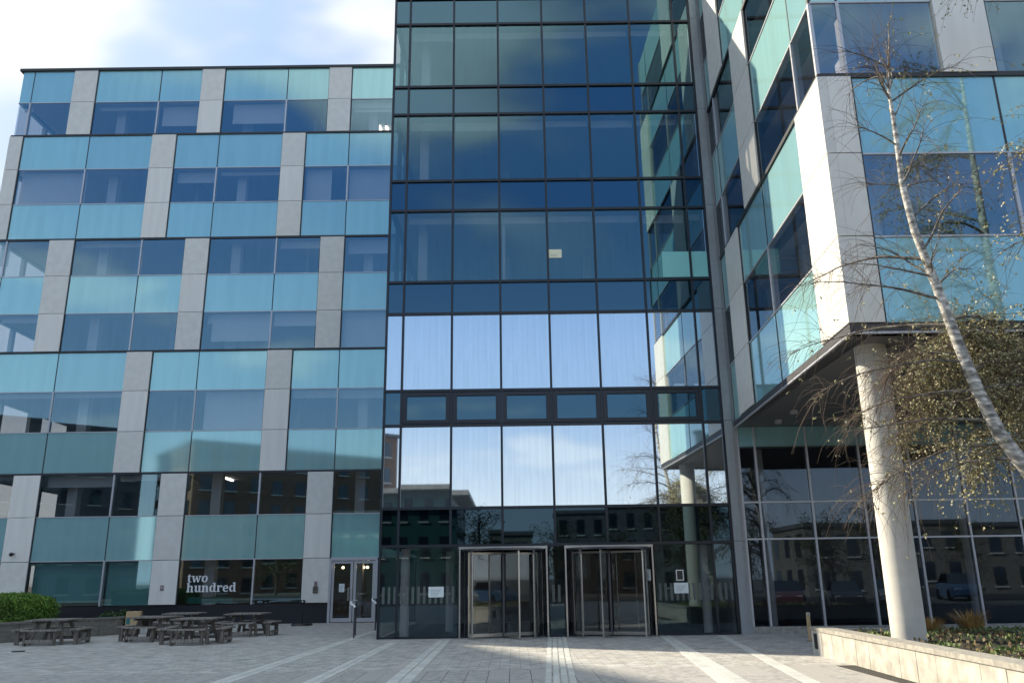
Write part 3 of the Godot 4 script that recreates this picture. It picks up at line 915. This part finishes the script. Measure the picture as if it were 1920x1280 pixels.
func hedge() -> void:
	rng.seed = 31
	var t := thing("hedge", "clipped bright green hedge behind the old concrete planter wall", "hedge", Vector3(-11.35, 0.3, -3.4))
	var c := Builder.new()
	c.box(Vector3(-1.85, 0, -1.0), Vector3(1.45, 0.82, 1.0))
	part(t, "hedge_core", c.done(), M.hedge_core)
	var b := Builder.new()
	for k in 15000:
		var p := Vector3(rng.randf_range(-2.0, 1.6), rng.randf_range(0.0, 0.98), rng.randf_range(-1.15, 1.15))
		var f := rng.randi() % 5
		if f < 2: p.y = 0.88 + rng.randf() * 0.14
		elif f == 2: p.z = 1.02 + rng.randf() * 0.16
		elif f == 3: p.x = 1.46 + rng.randf() * 0.2
		p.y += 0.05 * sin(p.x * 2.3) * cos(p.z * 2.9)
		var round_ := maxf(0, p.x - 1.0) * maxf(0, p.y - 0.55) * 0.6
		p.x -= round_
		p.y -= round_
		var d := (rand_dir() + UP * 0.6).normalized()
		var n := rand_dir()
		b.leaf(p, d * 0.07, d.cross(n).normalized() * 0.024, n, leaf_color(Color(0.06, 0.14, 0.018), Color(0.19, 0.32, 0.045)))
	var o := part(t, "foliage", b.done(true), M.hedge_leaf)
	o.set_meta("kind", "stuff")

func grass_tuft(at: Vector3, h: float, r: float, label: String) -> void:
	var t := thing("ornamental_grass", label, "grass", at, 0.0, "ornamental grasses in the planter")
	var b := Builder.new()
	for k in 420:
		var a := rng.randf() * TAU
		var q := sqrt(rng.randf())
		var p := Vector3(cos(a), 0, sin(a)) * q * r * 0.45
		var out := Vector3(cos(a), 0, sin(a)) * q * r * (0.4 + rng.randf() * 0.5)
		var hh := h * (0.6 + rng.randf() * 0.5)
		var s := Vector3(-sin(a + rng.randf()), 0, cos(a)) * 0.006
		var c := leaf_color(Color(0.36, 0.19, 0.05), Color(0.46, 0.32, 0.13))
		var mid := p + out * 0.35 + UP * hh * 0.6
		var tip := p + out + UP * hh
		var n := rand_dir()
		b.tri_quad(p - s, p + s, mid + s * 0.8, mid - s * 0.8, n, c)
		b.tri_quad(mid - s * 0.8, mid + s * 0.8, tip, tip, n, c)
	part(t, "blades", b.done(true), M.grass_blade)

func planter_right() -> void:
	rng.seed = 61
	var t := thing("raised_planter", "long sunlit concrete planter wall running past the round column", "planter", Vector3(12.0, 0, 6.3))
	# wall line leans a little to the plaza as it comes nearer
	var dir := Vector3(-0.035, 0, 1).normalized()
	var F := Transform3D(Basis(dir, UP, dir.cross(UP)), Vector3.ZERO)
	fbox(t, "end_panel", F, 0.0, 0.62, 0.0, 0.47, -0.24, 0.012, M.concrete_pale)
	var u := 0.63
	while u < 9.0:
		var l := 0.62 + rng.randf() * 0.04
		fbox(t, "wall_panel", F, u, u + l - 0.012, 0.0, 0.47, -0.24, rng.randf() * 0.008, M.concrete)
		u += l
	fbox(t, "wall_core", F, 0.02, 9.0, 0.0, 0.46, -0.28, -0.06, M.concrete_old)
	u = 0.0
	while u < 9.0:
		fbox(t, "coping_stone", F, u - 0.01, u + 1.5 - 0.008, 0.47, 0.545, -0.33, 0.03, M.coping)
		u += 1.5
	var R := Transform3D(Basis(Vector3(-1, 0, 0), UP, Vector3(0, 0, -1)), Vector3.ZERO)
	fbox(t, "rear_wall", R, -9.5, -0.3, 0.0, 0.5, -0.22, 0.0, M.concrete)
	var v := fbox(t, "vent_grille", F, 0.18, 0.37, 0.12, 0.42, 0.013, 0.025, M.black_plastic)
	for k in 6:
		part(v, "louvre", bmesh(Vector3(0.16, 0.012, 0.012)), M.steel_dark, Transform3D(Basis(Vector3(1, 0, 0), Vector3(0, 1, 0), Vector3(0, 0, 1)), Vector3(0, -0.115 + k * 0.046, 0.01)))
	var s := Builder.new()
	var nx := 46
	var nz := 44
	var f := FastNoiseLite.new()
	f.seed = 4
	f.frequency = 0.5
	var P := func(i: int, j: int) -> Vector3:
		var x := 0.2 + i * 0.2
		var z := 0.1 + j * 0.2
		return Vector3(x, 0.40 + 0.07 * f.get_noise_2d(x * 2.0, z * 2.0) + 0.05 * minf(x * 0.3, 1.0), z)
	for i in nx:
		for j in nz:
			var a: Vector3 = P.call(i, j)
			var b: Vector3 = P.call(i + 1, j)
			var c: Vector3 = P.call(i + 1, j + 1)
			var d: Vector3 = P.call(i, j + 1)
			s.tri_quad(a, b, c, d, (d - a).cross(b - a).normalized())
	part(t, "soil", s.done(), M.soil)
	# ground cover over part of the soil
	var g := Builder.new()
	for k in 9000:
		var x := rng.randf_range(12.5, 20.5)
		var z := rng.randf_range(6.6, 13.5)
		var m := f.get_noise_2d(x * 1.4 + 20, z * 1.4)
		if m < -0.02 and rng.randf() < 0.85:
			continue
		if Vector2(x - 12.84, z - 9).length() < 0.36:
			continue
		var d := (rand_dir() + UP * 0.9).normalized()
		var n := rand_dir()
		var brown := m < 0.1
		g.leaf(Vector3(x, 0.40 + rng.randf() * 0.1, z), d * 0.075, d.cross(n).normalized() * 0.03, n, leaf_color(Color(0.14, 0.10, 0.05), Color(0.22, 0.17, 0.08)) if brown else leaf_color(Color(0.07, 0.12, 0.03), Color(0.2, 0.25, 0.10)))
	var gc := MeshInstance3D.new()
	gc.name = "ground_cover"
	gc.mesh = g.done(true)
	gc.material_override = M.hedge_leaf
	add_child(gc)
	tag(gc, "low leafy ground cover and litter on the planter soil", "ground cover", "", "stuff")
	grass_tuft(Vector3(14.25, 0.40, 6.9), 0.34, 0.36, "smaller tuft of orange-brown grass close to the round column")
	grass_tuft(Vector3(15.1, 0.42, 6.9), 0.46, 0.42, "wider tuft of orange-brown grass in front of the glazing mullion")

func planter_left() -> void:
	rng.seed = 62
	var t := thing("old_planter", "low weathered concrete planter wall behind the picnic table by the hedge", "planter", Vector3(-9.35, 0, -0.5))
	var dir := Vector3(1.95, 0, -3.6).normalized()
	var F := Transform3D(Basis(dir, UP, dir.cross(UP)), Vector3.ZERO)
	F.basis = Basis(-dir, UP, (-dir).cross(UP))
	if F.basis.z.x < 0:
		F.basis = Basis(dir, UP, dir.cross(UP))
	var sgn := 1.0 if F.basis.x.dot(dir) > 0 else -1.0
	var u := -2.0
	while u < 4.1:
		fbox(t, "wall_block", F, sgn * u, sgn * (u + 0.87), 0.0, 0.5, -0.25, rng.randf() * 0.012, M.concrete_old)
		u += 0.885
	u = -2.0
	while u < 4.1:
		fbox(t, "coping_stone", F, sgn * u, sgn * (u + 1.17), 0.5, 0.56, -0.28, 0.03, M.concrete_old)
		u += 1.18
	var s := Builder.new()
	s.box(Vector3(-4.5, 0, -9.2), Vector3(-1.0, 0.3, 1.0))
	s.box(Vector3(-1.0, 0, -9.2), Vector3(0.8, 0.3, -3.4))
	part(t, "soil", s.done(), M.soil)
	# a few low shrubs past the hedge
	for q in [[Vector3(-8.05, 0.3, -4.6), "small dark shrub beside the end of the hedge"], [Vector3(-8.3, 0.3, -6.3), "small dark shrub under the turquoise café window"]]:
		var h := thing("low_shrub", q[1], "shrub", q[0])
		var b := Builder.new()
		for k in 900:
			var p := rand_dir() * pow(rng.randf(), 0.4) * 0.38
			p.y = absf(p.y) * 1.1
			var d := (rand_dir() + UP * 0.4).normalized()
			var n := rand_dir()
			b.leaf(p, d * 0.08, d.cross(n).normalized() * 0.03, n, leaf_color(Color(0.02, 0.05, 0.015), Color(0.06, 0.11, 0.035)))
		part(h, "foliage", b.done(true), M.hedge_leaf)

# ------------------------------------------------------------------ things on the plaza
func picnic_table(label: String) -> Node3D:
	var t := thing("picnic_table", label, "picnic table", Vector3.ZERO, 0.0, "square picnic tables on the plaza")
	for k in 7:
		part(t, "top_plank", bmesh(Vector3(1.16 - 0.02 * (k % 3), 0.036, 0.15)), M.wood if k % 3 else M.wood_b, Transform3D(Basis(), Vector3(0, 0.648, -0.495 + k * 0.165)))
	for s in [-1, 1]:
		part(t, "top_batten", bmesh(Vector3(0.07, 0.06, 1.06)), M.wood_dark, Transform3D(Basis(), Vector3(s * 0.36, 0.60, 0)))
		# splayed legs
		for r in [-1, 1]:
			var b := Builder.new()
			b.bar(Vector3(s * 0.30, 0.60, r * 0.30), Vector3(s * 0.46, 0.0, r * 0.46), 0.09, 0.055, Vector3(0, 0, 1))
			part(t, "leg", b.done(), M.wood_dark)
	for k in 4:
		var B := Basis(UP, k * PI / 2)
		var f := Transform3D(B, Vector3.ZERO)
		for z in [0.72, 0.865]:
			part(t, "bench_plank", bmesh(Vector3(0.98, 0.04, 0.13)), M.wood, f * Transform3D(Basis(), Vector3(0, 0.395, z)))
		for s in [-1, 1]:
			part(t, "bench_leg", bmesh(Vector3(0.055, 0.375, 0.11)), M.wood_dark, f * Transform3D(Basis(), Vector3(s * 0.40, 0.1875, 0.80)))
		part(t, "bench_rail", bmesh(Vector3(0.74, 0.085, 0.035)), M.wood, f * Transform3D(Basis(), Vector3(0, 0.115, 0.87)))
		part(t, "beam", bmesh(Vector3(0.05, 0.09, 0.42)), M.wood_dark, f * Transform3D(Basis(), Vector3(0.34, 0.315, 0.56)))
	return t

func plaza_things() -> void:
	rng.seed = 91
	var p := picnic_table("weathered square picnic table in front of the green hedge")
	p.position = Vector3(-7.45, 0.004, -0.05)
	p.rotation.y = 0.06
	copy(p, Vector3(-4.95, 0.004, -0.95), -0.12, "weathered square picnic table beside the cardboard box")
	copy(p, Vector3(-3.15, 0.004, 0.55), 0.04, "weathered square picnic table on the open paving in front of two others")
	copy(p, Vector3(-2.75, 0.004, -2.7), -0.05, "weathered square picnic table nearest to the glazed double door")
	copy(p, Vector3(-5.15, 0.004, -3.7), 0.1, "weathered square picnic table close under the two hundred window")
	# cardboard box on the end of the old planter wall
	var c := thing("cardboard_box", "tan cardboard box standing at the end of the old planter wall", "box", Vector3(-7.0, 0.004, -4.15), 0.25)
	box(c, "carton", Vector3(-0.22, 0.22, -0.2), Vector3(0.22, 0.72, 0.2), M.cardboard)
	box(c, "crate", Vector3(-0.2, 0.0, -0.18), Vector3(0.2, 0.22, 0.18), M.wood_dark)
	box(c, "printed_mark", Vector3(-0.2, 0.32, 0.2), Vector3(-0.08, 0.5, 0.204), M.poster)
	box(c, "tape", Vector3(-0.025, 0.72, -0.2), Vector3(0.025, 0.7225, 0.2), M.paper_cream)
	# drain
	var d := thing("drain_cover", "small dark drain cover in a pale ring on the paving", "drain", Vector3(-6.7, 0.006, 2.94))
	var ring := CylinderMesh.new()
	ring.top_radius = 0.28
	ring.bottom_radius = 0.28
	ring.height = 0.01
	part(d, "ring", ring, M.sett, Transform3D(Basis(), Vector3(0, 0.003, 0)))
	var lid := CylinderMesh.new()
	lid.top_radius = 0.15
	lid.bottom_radius = 0.16
	lid.height = 0.03
	part(d, "lid", lid, M.black_plastic, Transform3D(Basis(), Vector3(0, 0.016, 0)))
	# handrails by the door
	for q in [[Vector3(1.02, 0.004, -0.55), "dark handrail post with a bent white rail at the end of the pale paving band"], [Vector3(1.02, 0.004, -4.4), "dark handrail post with a white rail beside the wall of the glass block"]]:
		var h := thing("handrail", q[1], "handrail", q[0], 0.0, "handrails before the double door")
		var b := Builder.new()
		b.tube(PackedVector3Array([Vector3.ZERO, Vector3(0, 0.86, 0)]), PackedFloat32Array([0.025, 0.025]), 12)
		part(h, "post", b.done(), M.steel_dark)
		b = Builder.new()
		b.tube(PackedVector3Array([Vector3(0.03, 0.845, 0.04), Vector3(0, 0.87, 0.0), Vector3(-0.05, 0.90, -0.08), Vector3(-0.16, 0.95, -0.25), Vector3(-0.22, 0.99, -0.6), Vector3(-0.22, 1.0, -1.5)]), PackedFloat32Array([0.03, 0.032, 0.032, 0.032, 0.032, 0.032]), 12)
		part(h, "rail", b.done(), M.white_print)
		b = Builder.new()
		b.tube(PackedVector3Array([Vector3(-0.22, 0.0, -1.4), Vector3(-0.22, 0.98, -1.4)]), PackedFloat32Array([0.025, 0.025]), 12)
		part(h, "post", b.done(), M.steel_dark)
	# parasol base
	var pb := thing("parasol_base", "flat black parasol base with a stub pole by the dark plinth", "parasol base", Vector3(-2.4, 0.004, -8.3))
	var disc := CylinderMesh.new()
	disc.top_radius = 0.36
	disc.bottom_radius = 0.42
	disc.height = 0.07
	part(pb, "foot", disc, M.black_plastic, Transform3D(Basis(), Vector3(0, 0.035, 0)))
	var stub := CylinderMesh.new()
	stub.top_radius = 0.03
	stub.bottom_radius = 0.03
	stub.height = 0.4
	part(pb, "stub_pole", stub, M.black_plastic, Transform3D(Basis(), Vector3(0, 0.26, 0)))
	# bollard light
	var bo := thing("bollard_light", "thin brass coloured bollard light at the end of the planter wall", "bollard", Vector3(13.1, 0.004, 2.9))
	var bm := Builder.new()
	bm.tube(PackedVector3Array([Vector3.ZERO, Vector3(0, 0.62, 0)]), PackedFloat32Array([0.05, 0.05]), 16)
	part(bo, "shaft", bm.done(), M.cardboard)
	bm = Builder.new()
	bm.tube(PackedVector3Array([Vector3(0, 0.62, 0), Vector3(0, 0.68, 0), Vector3(0, 0.69, 0)]), PackedFloat32Array([0.056, 0.056, 0.03]), 16)
	part(bo, "cap", bm.done(), M.steel)
	bm = Builder.new()
	bm.tube(PackedVector3Array([Vector3.ZERO, Vector3(0, 0.012, 0)]), PackedFloat32Array([0.09, 0.09]), 16)
	part(bo, "foot_plate", bm.done(), M.steel)
	# papers and plates on the glass and the piers
	var pp := [
		["notice", "small cream notice stuck high on the dark blue glass above the doors", Vector3(6.95, 11.5, 0.02), Vector2(0.42, 0.29), "paper_cream", 3],
		["notice", "pale paper notice on the glass beside the inner column", Vector3(3.23, 1.12, 0.02), Vector2(0.44, 0.29), "paper", 5],
		["notice", "pale paper notice below the framed sign on the glass", Vector3(10.3, 1.14, 0.02), Vector2(0.41, 0.29), "paper", 5],
		["notice", "narrow notice on the jamb of the revolving door next to the framed sign", Vector3(9.50, 1.5, 0.12), Vector2(0.13, 0.31), "paper", 4],
		["notice", "white notice on the leaf of the glazed double door", Vector3(-1.38, 1.18, -9.95), Vector2(0.22, 0.32), "paper", 5]]
	for q in pp:
		var n := thing(q[0], q[1], "notice", q[2])
		box(n, "sheet", Vector3.ZERO, Vector3(q[3].x, q[3].y, 0.006), M[q[4]])
		for k in int(q[5]) - 1:
			box(n, "printed_line", Vector3(q[3].x * 0.15, q[3].y * (0.2 + 0.16 * k), 0.006), Vector3(q[3].x * (0.6 + 0.08 * (k % 4)), q[3].y * (0.24 + 0.16 * k), 0.0075), M.grey_print)
	var fs := thing("framed_sign", "small framed dark sign above the notice on the glass", "sign", Vector3(10.38, 1.49, 0.02))
	box(fs, "panel", Vector3(0.025, 0.025, 0), Vector3(0.195, 0.275, 0.01), M.plinth)
	for q in [[0.0, 0.025, 0.0, 0.3], [0.195, 0.22, 0.0, 0.3], [0.025, 0.195, 0.0, 0.025], [0.025, 0.195, 0.275, 0.3]]:
		box(fs, "frame", Vector3(q[0], q[2], 0), Vector3(q[1], q[3], 0.016), M.white_print)
	for q in [[Vector3(-14.95, 1.0, -9.925), "small dull red plaque on the corner pier above the hedge"], [Vector3(-8.6, 1.33, -9.925), "small dull red plaque on the pier beside the two hundred window"]]:
		var n := thing("wall_plaque", q[1], "plaque", q[0])
		box(n, "plate", Vector3.ZERO, Vector3(0.14, 0.2, 0.02), M.plaque)
		box(n, "printed_line", Vector3(0.03, 0.1, 0.02), Vector3(0.11, 0.13, 0.0215), M.paper)
	var ic := thing("intercom", "dark entry phone plate on the pier beside the double door", "intercom", Vector3(-2.42, 1.15, -9.925))
	box(ic, "plate", Vector3.ZERO, Vector3(0.19, 0.26, 0.04), M.brass_plate)
	box(ic, "hood", Vector3(0.04, 0.27, 0), Vector3(0.15, 0.45, 0.03), M.plaque)
	for k in 3:
		box(ic, "button", Vector3(0.035 + 0.045 * k, 0.05, 0.04), Vector3(0.06 + 0.045 * k, 0.075, 0.048), M.steel)
	var kb := thing("socket_box", "small black socket box at the foot of the pier by the double door", "box", Vector3(-2.88, 0.78, -9.925))
	box(kb, "case", Vector3.ZERO, Vector3(0.17, 0.11, 0.06), M.black_plastic)
	box(kb, "label_plate", Vector3(0.05, 0.03, 0.06), Vector3(0.1, 0.08, 0.063), M.paper)
	var cc := thing("security_camera", "small dark dome camera on the corner pier above the hedge", "camera", Vector3(-14.72, 2.85, -9.925))
	box(cc, "bracket", Vector3(-0.03, -0.03, 0), Vector3(0.03, 0.03, 0.12), M.steel_dark)
	var sp := SphereMesh.new()
	sp.radius = 0.08
	sp.height = 0.16
	part(cc, "dome", sp, M.black_plastic, Transform3D(Basis(), Vector3(0, -0.03, 0.18)))
	# pendant lamps in the cafe, lit
	for k in 4:
		var pl := thing("pendant_lamp", "small lit pendant lamp seen through the glazed double door", "lamp", Vector3(-1.5 + [0.0, 0.42, 0.84, 0.98][k], 2.15, -11.2 - 0.1 * k), 0.0, "pendant lamps in the café")
		var bs := SphereMesh.new()
		bs.radius = 0.055
		bs.height = 0.11
		part(pl, "bulb", bs, M.pendant_glow)
		var cord := Builder.new()
		cord.tube(PackedVector3Array([Vector3(0, 0.05, 0), Vector3(0, 0.42, 0)]), PackedFloat32Array([0.006, 0.006]), 6)
		part(pl, "cord", cord.done(), M.black_plastic)
		var om := OmniLight3D.new()
		om.name = "pendant_light"
		om.light_energy = 0.025
		om.light_color = Color(1.0, 0.88, 0.7)
		om.omni_range = 8.0
		om.omni_attenuation = 2.0
		om.light_size = 0.05
		om.shadow_enabled = true
		pl.add_child(om)

# ------------------------------------------------------------------ across the plaza: what the glass mirrors
func far_block(called: String, label: String, at: Vector3, turn: float, size: Vector3, wall: Material, cols: int, rows: int, side_cols: int, roof := 0.0) -> void:
	var t := thing(called, label, "building", at, turn)
	box(t, "walls", Vector3(-size.x / 2, 0, -size.z / 2), Vector3(size.x / 2, size.y, size.z / 2), wall)
	box(t, "roof", Vector3(-size.x / 2 - roof - 0.2, size.y, -size.z / 2 - roof - 0.2), Vector3(size.x / 2 + roof + 0.2, size.y + 0.4, size.z / 2 + roof + 0.2), M.render_grey)
	var fh := size.y / rows
	for r in rows:
		for c in cols:
			var cw := size.x / cols
			var x := -size.x / 2 + cw * (c + 0.5)
			var w := part(t, "window", bmesh(Vector3(cw * 0.42, fh * 0.56, 0.1)), M.far_glass, Transform3D(Basis(), Vector3(x, fh * (r + 0.5), -size.z / 2)))
			part(w, "sill", bmesh(Vector3(cw * 0.5, 0.12, 0.24)), M.pale_panel, Transform3D(Basis(), Vector3(0, -fh * 0.31, -0.06)))
		for c in side_cols:
			var cw := size.z / side_cols
			var z := -size.z / 2 + cw * (c + 0.5)
			for s in [-1, 1]:
				part(t, "window", bmesh(Vector3(0.1, fh * 0.62, cw * 0.45)), M.far_glass, Transform3D(Basis(), Vector3(s * size.x / 2, fh * (r + 0.5), z)))

func car_mesh() -> Array:
	# body and glass house, drawn as cross-sections along the length
	var body := Builder.new()
	var prof := [[-2.1, 0.35, 0.62, 0.72], [-2.0, 0.25, 0.86, 0.84], [-1.2, 0.2, 0.94, 0.88], [0.0, 0.2, 0.95, 0.9], [0.95, 0.2, 0.93, 0.89], [1.75, 0.22, 0.82, 0.84], [2.1, 0.33, 0.62, 0.70]]
	for k in prof.size() - 1:
		var a: Array = prof[k]
		var b: Array = prof[k + 1]
		for s in [-1, 1]:
			body.tri_quad(Vector3(a[0], a[1], s * a[3]), Vector3(b[0], b[1], s * b[3]), Vector3(b[0], b[2], s * b[3] * 0.95), Vector3(a[0], a[2], s * a[3] * 0.95), Vector3(0, 0.1, s).normalized())
		body.tri_quad(Vector3(a[0], a[2], -a[3] * 0.95), Vector3(b[0], b[2], -b[3] * 0.95), Vector3(b[0], b[2], b[3] * 0.95), Vector3(a[0], a[2], a[3] * 0.95), Vector3(a[2] - b[2], b[0] - a[0], 0).normalized())
		body.tri_quad(Vector3(a[0], a[1], a[3]), Vector3(b[0], b[1], b[3]), Vector3(b[0], b[1], -b[3]), Vector3(a[0], a[1], -a[3]), -UP)
	for e in [prof[0], prof[-1]]:
		body.tri_quad(Vector3(e[0], e[1], -e[3]), Vector3(e[0], e[1], e[3]), Vector3(e[0], e[2], e[3] * 0.95), Vector3(e[0], e[2], -e[3] * 0.95), Vector3(signf(e[0]), 0, 0))
	var roof := Builder.new()
	var glass := Builder.new()
	var g := [[-1.75, 0.92], [-1.15, 1.44], [0.25, 1.47], [1.05, 0.92]]
	for k in 3:
		var a: Array = g[k]
		var b: Array = g[k + 1]
		var wa: float = 0.80 if a[1] < 1.0 else 0.62
		var wb: float = 0.80 if b[1] < 1.0 else 0.62
		(roof if k == 1 else glass).tri_quad(Vector3(a[0], a[1], -wa), Vector3(b[0], b[1], -wb), Vector3(b[0], b[1], wb), Vector3(a[0], a[1], wa), Vector3(a[1] - b[1], b[0] - a[0], 0).normalized())
	for s in [-1, 1]:
		glass.tri_quad(Vector3(g[0][0], g[0][1], s * 0.8), Vector3(g[1][0], g[1][1], s * 0.62), Vector3(g[2][0], g[2][1], s * 0.62), Vector3(g[3][0], g[3][1], s * 0.8), Vector3(0, 0.3, s).normalized())
	return [body.done(), roof.done(), glass.done()]

func across() -> void:
	rng.seed = 120
	far_block("apartment_block", "brick apartment block with rows of windows mirrored in the turquoise glass", Vector3(-24.5, -0.06, 67.5), atan2(-0.6, 0.8), Vector3(30, 17.5, 14), M.brick, 10, 6, 5)
	far_block("apartment_block", "long dark apartment block mirrored in the lower windows behind the hedge", Vector3(-57.8, -0.06, 53.4), atan2(-0.6, 0.8), Vector3(34, 20, 14), M.render_grey, 11, 6, 5)
	far_block("office_pavilion", "low teal office with a flat oversailing roof across the road", Vector3(-7.0, -0.06, 52), 0.0, Vector3(15.5, 8.6, 12), M.teal_cladding, 9, 3, 6, 1.2)
	far_block("terrace_house", "tan rendered house mirrored above the left revolving door", Vector3(5.2, -0.06, 66), 0.0, Vector3(4.4, 6.4, 8), M.pale_brick, 3, 2, 2)
	far_block("terrace_house", "grey rendered block mirrored above the right revolving door", Vector3(19, -0.06, 72), 0.1, Vector3(17, 8.6, 10), M.render_grey, 9, 3, 3)
	far_block("terrace_house", "long low tan house behind the parked cars", Vector3(44, -0.06, 60), 0.0, Vector3(22, 6.0, 10), M.pale_brick, 9, 2, 3)
	# the tall block west of the plaza whose shadow lies over the picnic tables
	var e := Vector2(0.38, 0.93).normalized()
	var mid := Vector2(-48.1, -26.6) + e * 0.0
	var west := Vector2(-e.y, e.x)
	var c := mid + west * 14.0
	far_block("tower_block", "tall grey block west of the plaza that shades the picnic tables", Vector3(c.x, -0.06, c.y), atan2(e.x, e.y), Vector3(28, 37.8, 46), M.render_grey, 8, 11, 12)
	# trees over the road
	rng.seed = 121
	var t := thing("street_tree", "bare dark street tree across the road, mirrored in the ground floor glass", "tree", Vector3(9, -0.06, 46), 0.0, "street trees across the road")
	var b := Builder.new()
	b.tube(PackedVector3Array([Vector3.ZERO, Vector3(0.1, 1.6, 0), Vector3(0, 3.2, 0.1), Vector3(0.1, 5.4, 0)]), PackedFloat32Array([0.16, 0.13, 0.1, 0.03]), 8)
	part(t, "trunk", b.done(), M.bark_dark)
	var tw := Builder.new()
	var lf := Builder.new()
	for k in 46:
		var p := Vector3(0, 1.5 + rng.randf() * 3.6, 0)
		var d := (rand_dir() + UP * 0.7).normalized()
		var pts := PackedVector3Array()
		var rr := PackedFloat32Array()
		for s in 7:
			pts.append(p)
			rr.append(lerpf(0.035, 0.008, s / 6.0))
			p += d * 0.32
			d = (d + rand_dir() * 0.28).normalized()
			if s > 1:
				for m in 7:
					var ld := rand_dir()
					var ln := rand_dir()
					lf.leaf(p + rand_dir() * 0.3, ld * 0.16, ld.cross(ln).normalized() * 0.06, ln, leaf_color(Color(0.035, 0.05, 0.02), Color(0.09, 0.11, 0.03)))
		tw.tube(pts, rr, 4, Color.WHITE, false)
	part(t, "limbs", tw.done(), M.bark_dark)
	var cr := part(t, "crown", lf.done(true), M.leaf)
	cr.set_meta("kind", "stuff")
	for q in [[14.5, 47, 0.4], [20, 45.5, 1.2], [25.5, 46, 2.0], [31, 45, 2.9], [36.5, 46.5, 3.6], [43, 45.5, 4.4], [-14, 46, 5.0], [-19.5, 47, 5.6], [2.5, 48, 0.9]]:
		copy(t, Vector3(q[0], -0.06, q[1]), q[2]).scale = Vector3.ONE * (0.85 + rng.randf() * 0.45)
	# parked cars beside the plaza
	var cm := car_mesh()
	var wheel := Builder.new()
	wheel.tube(PackedVector3Array([Vector3(0, 0, -0.1), Vector3(0, 0, 0.1)]), PackedFloat32Array([0.31, 0.31]), 20)
	var wm := wheel.done()
	var hub := Builder.new()
	hub.tube(PackedVector3Array([Vector3(0, 0, -0.105), Vector3(0, 0, 0.105)]), PackedFloat32Array([0.2, 0.2]), 16)
	var hm := hub.done()
	for q in [["car_red", "dark red hatchback parked beyond the planter", 21.3], ["car_black", "black hatchback parked beside the dark red one", 24.2], ["car_grey", "grey hatchback parked between the black and the blue one", 27.1], ["car_blue", "blue hatchback parked last in the row by the planter", 31.0]]:
		var car := thing("parked_car", q[1], "car", Vector3(q[2], -0.06, 24.5), PI / 2 + 0.25, "cars parked beside the plaza")
		part(car, "body", cm[0], M[q[0]])
		part(car, "roof", cm[1], M[q[0]])
		part(car, "windows", cm[2], M.far_glass)
		for s in [-1, 1]:
			for x in [-1.3, 1.3]:
				var w := part(car, "wheel", wm, M.tyre, Transform3D(Basis(), Vector3(x, 0.31, s * 0.80)))
				part(w, "rim", hm, M.steel)
			part(car, "headlight", bmesh(Vector3(0.12, 0.13, 0.3)), M.lens, Transform3D(Basis(), Vector3(2.0, 0.62, s * 0.56)))

func _ready() -> void:
	rng.seed = 1
	materials()
	camera_and_light()
	plaza()
	office_wing()
	entrance_block()
	overhanging_wing()
	planter_right()
	planter_left()
	hedge()
	birches()
	plaza_things()
	across()
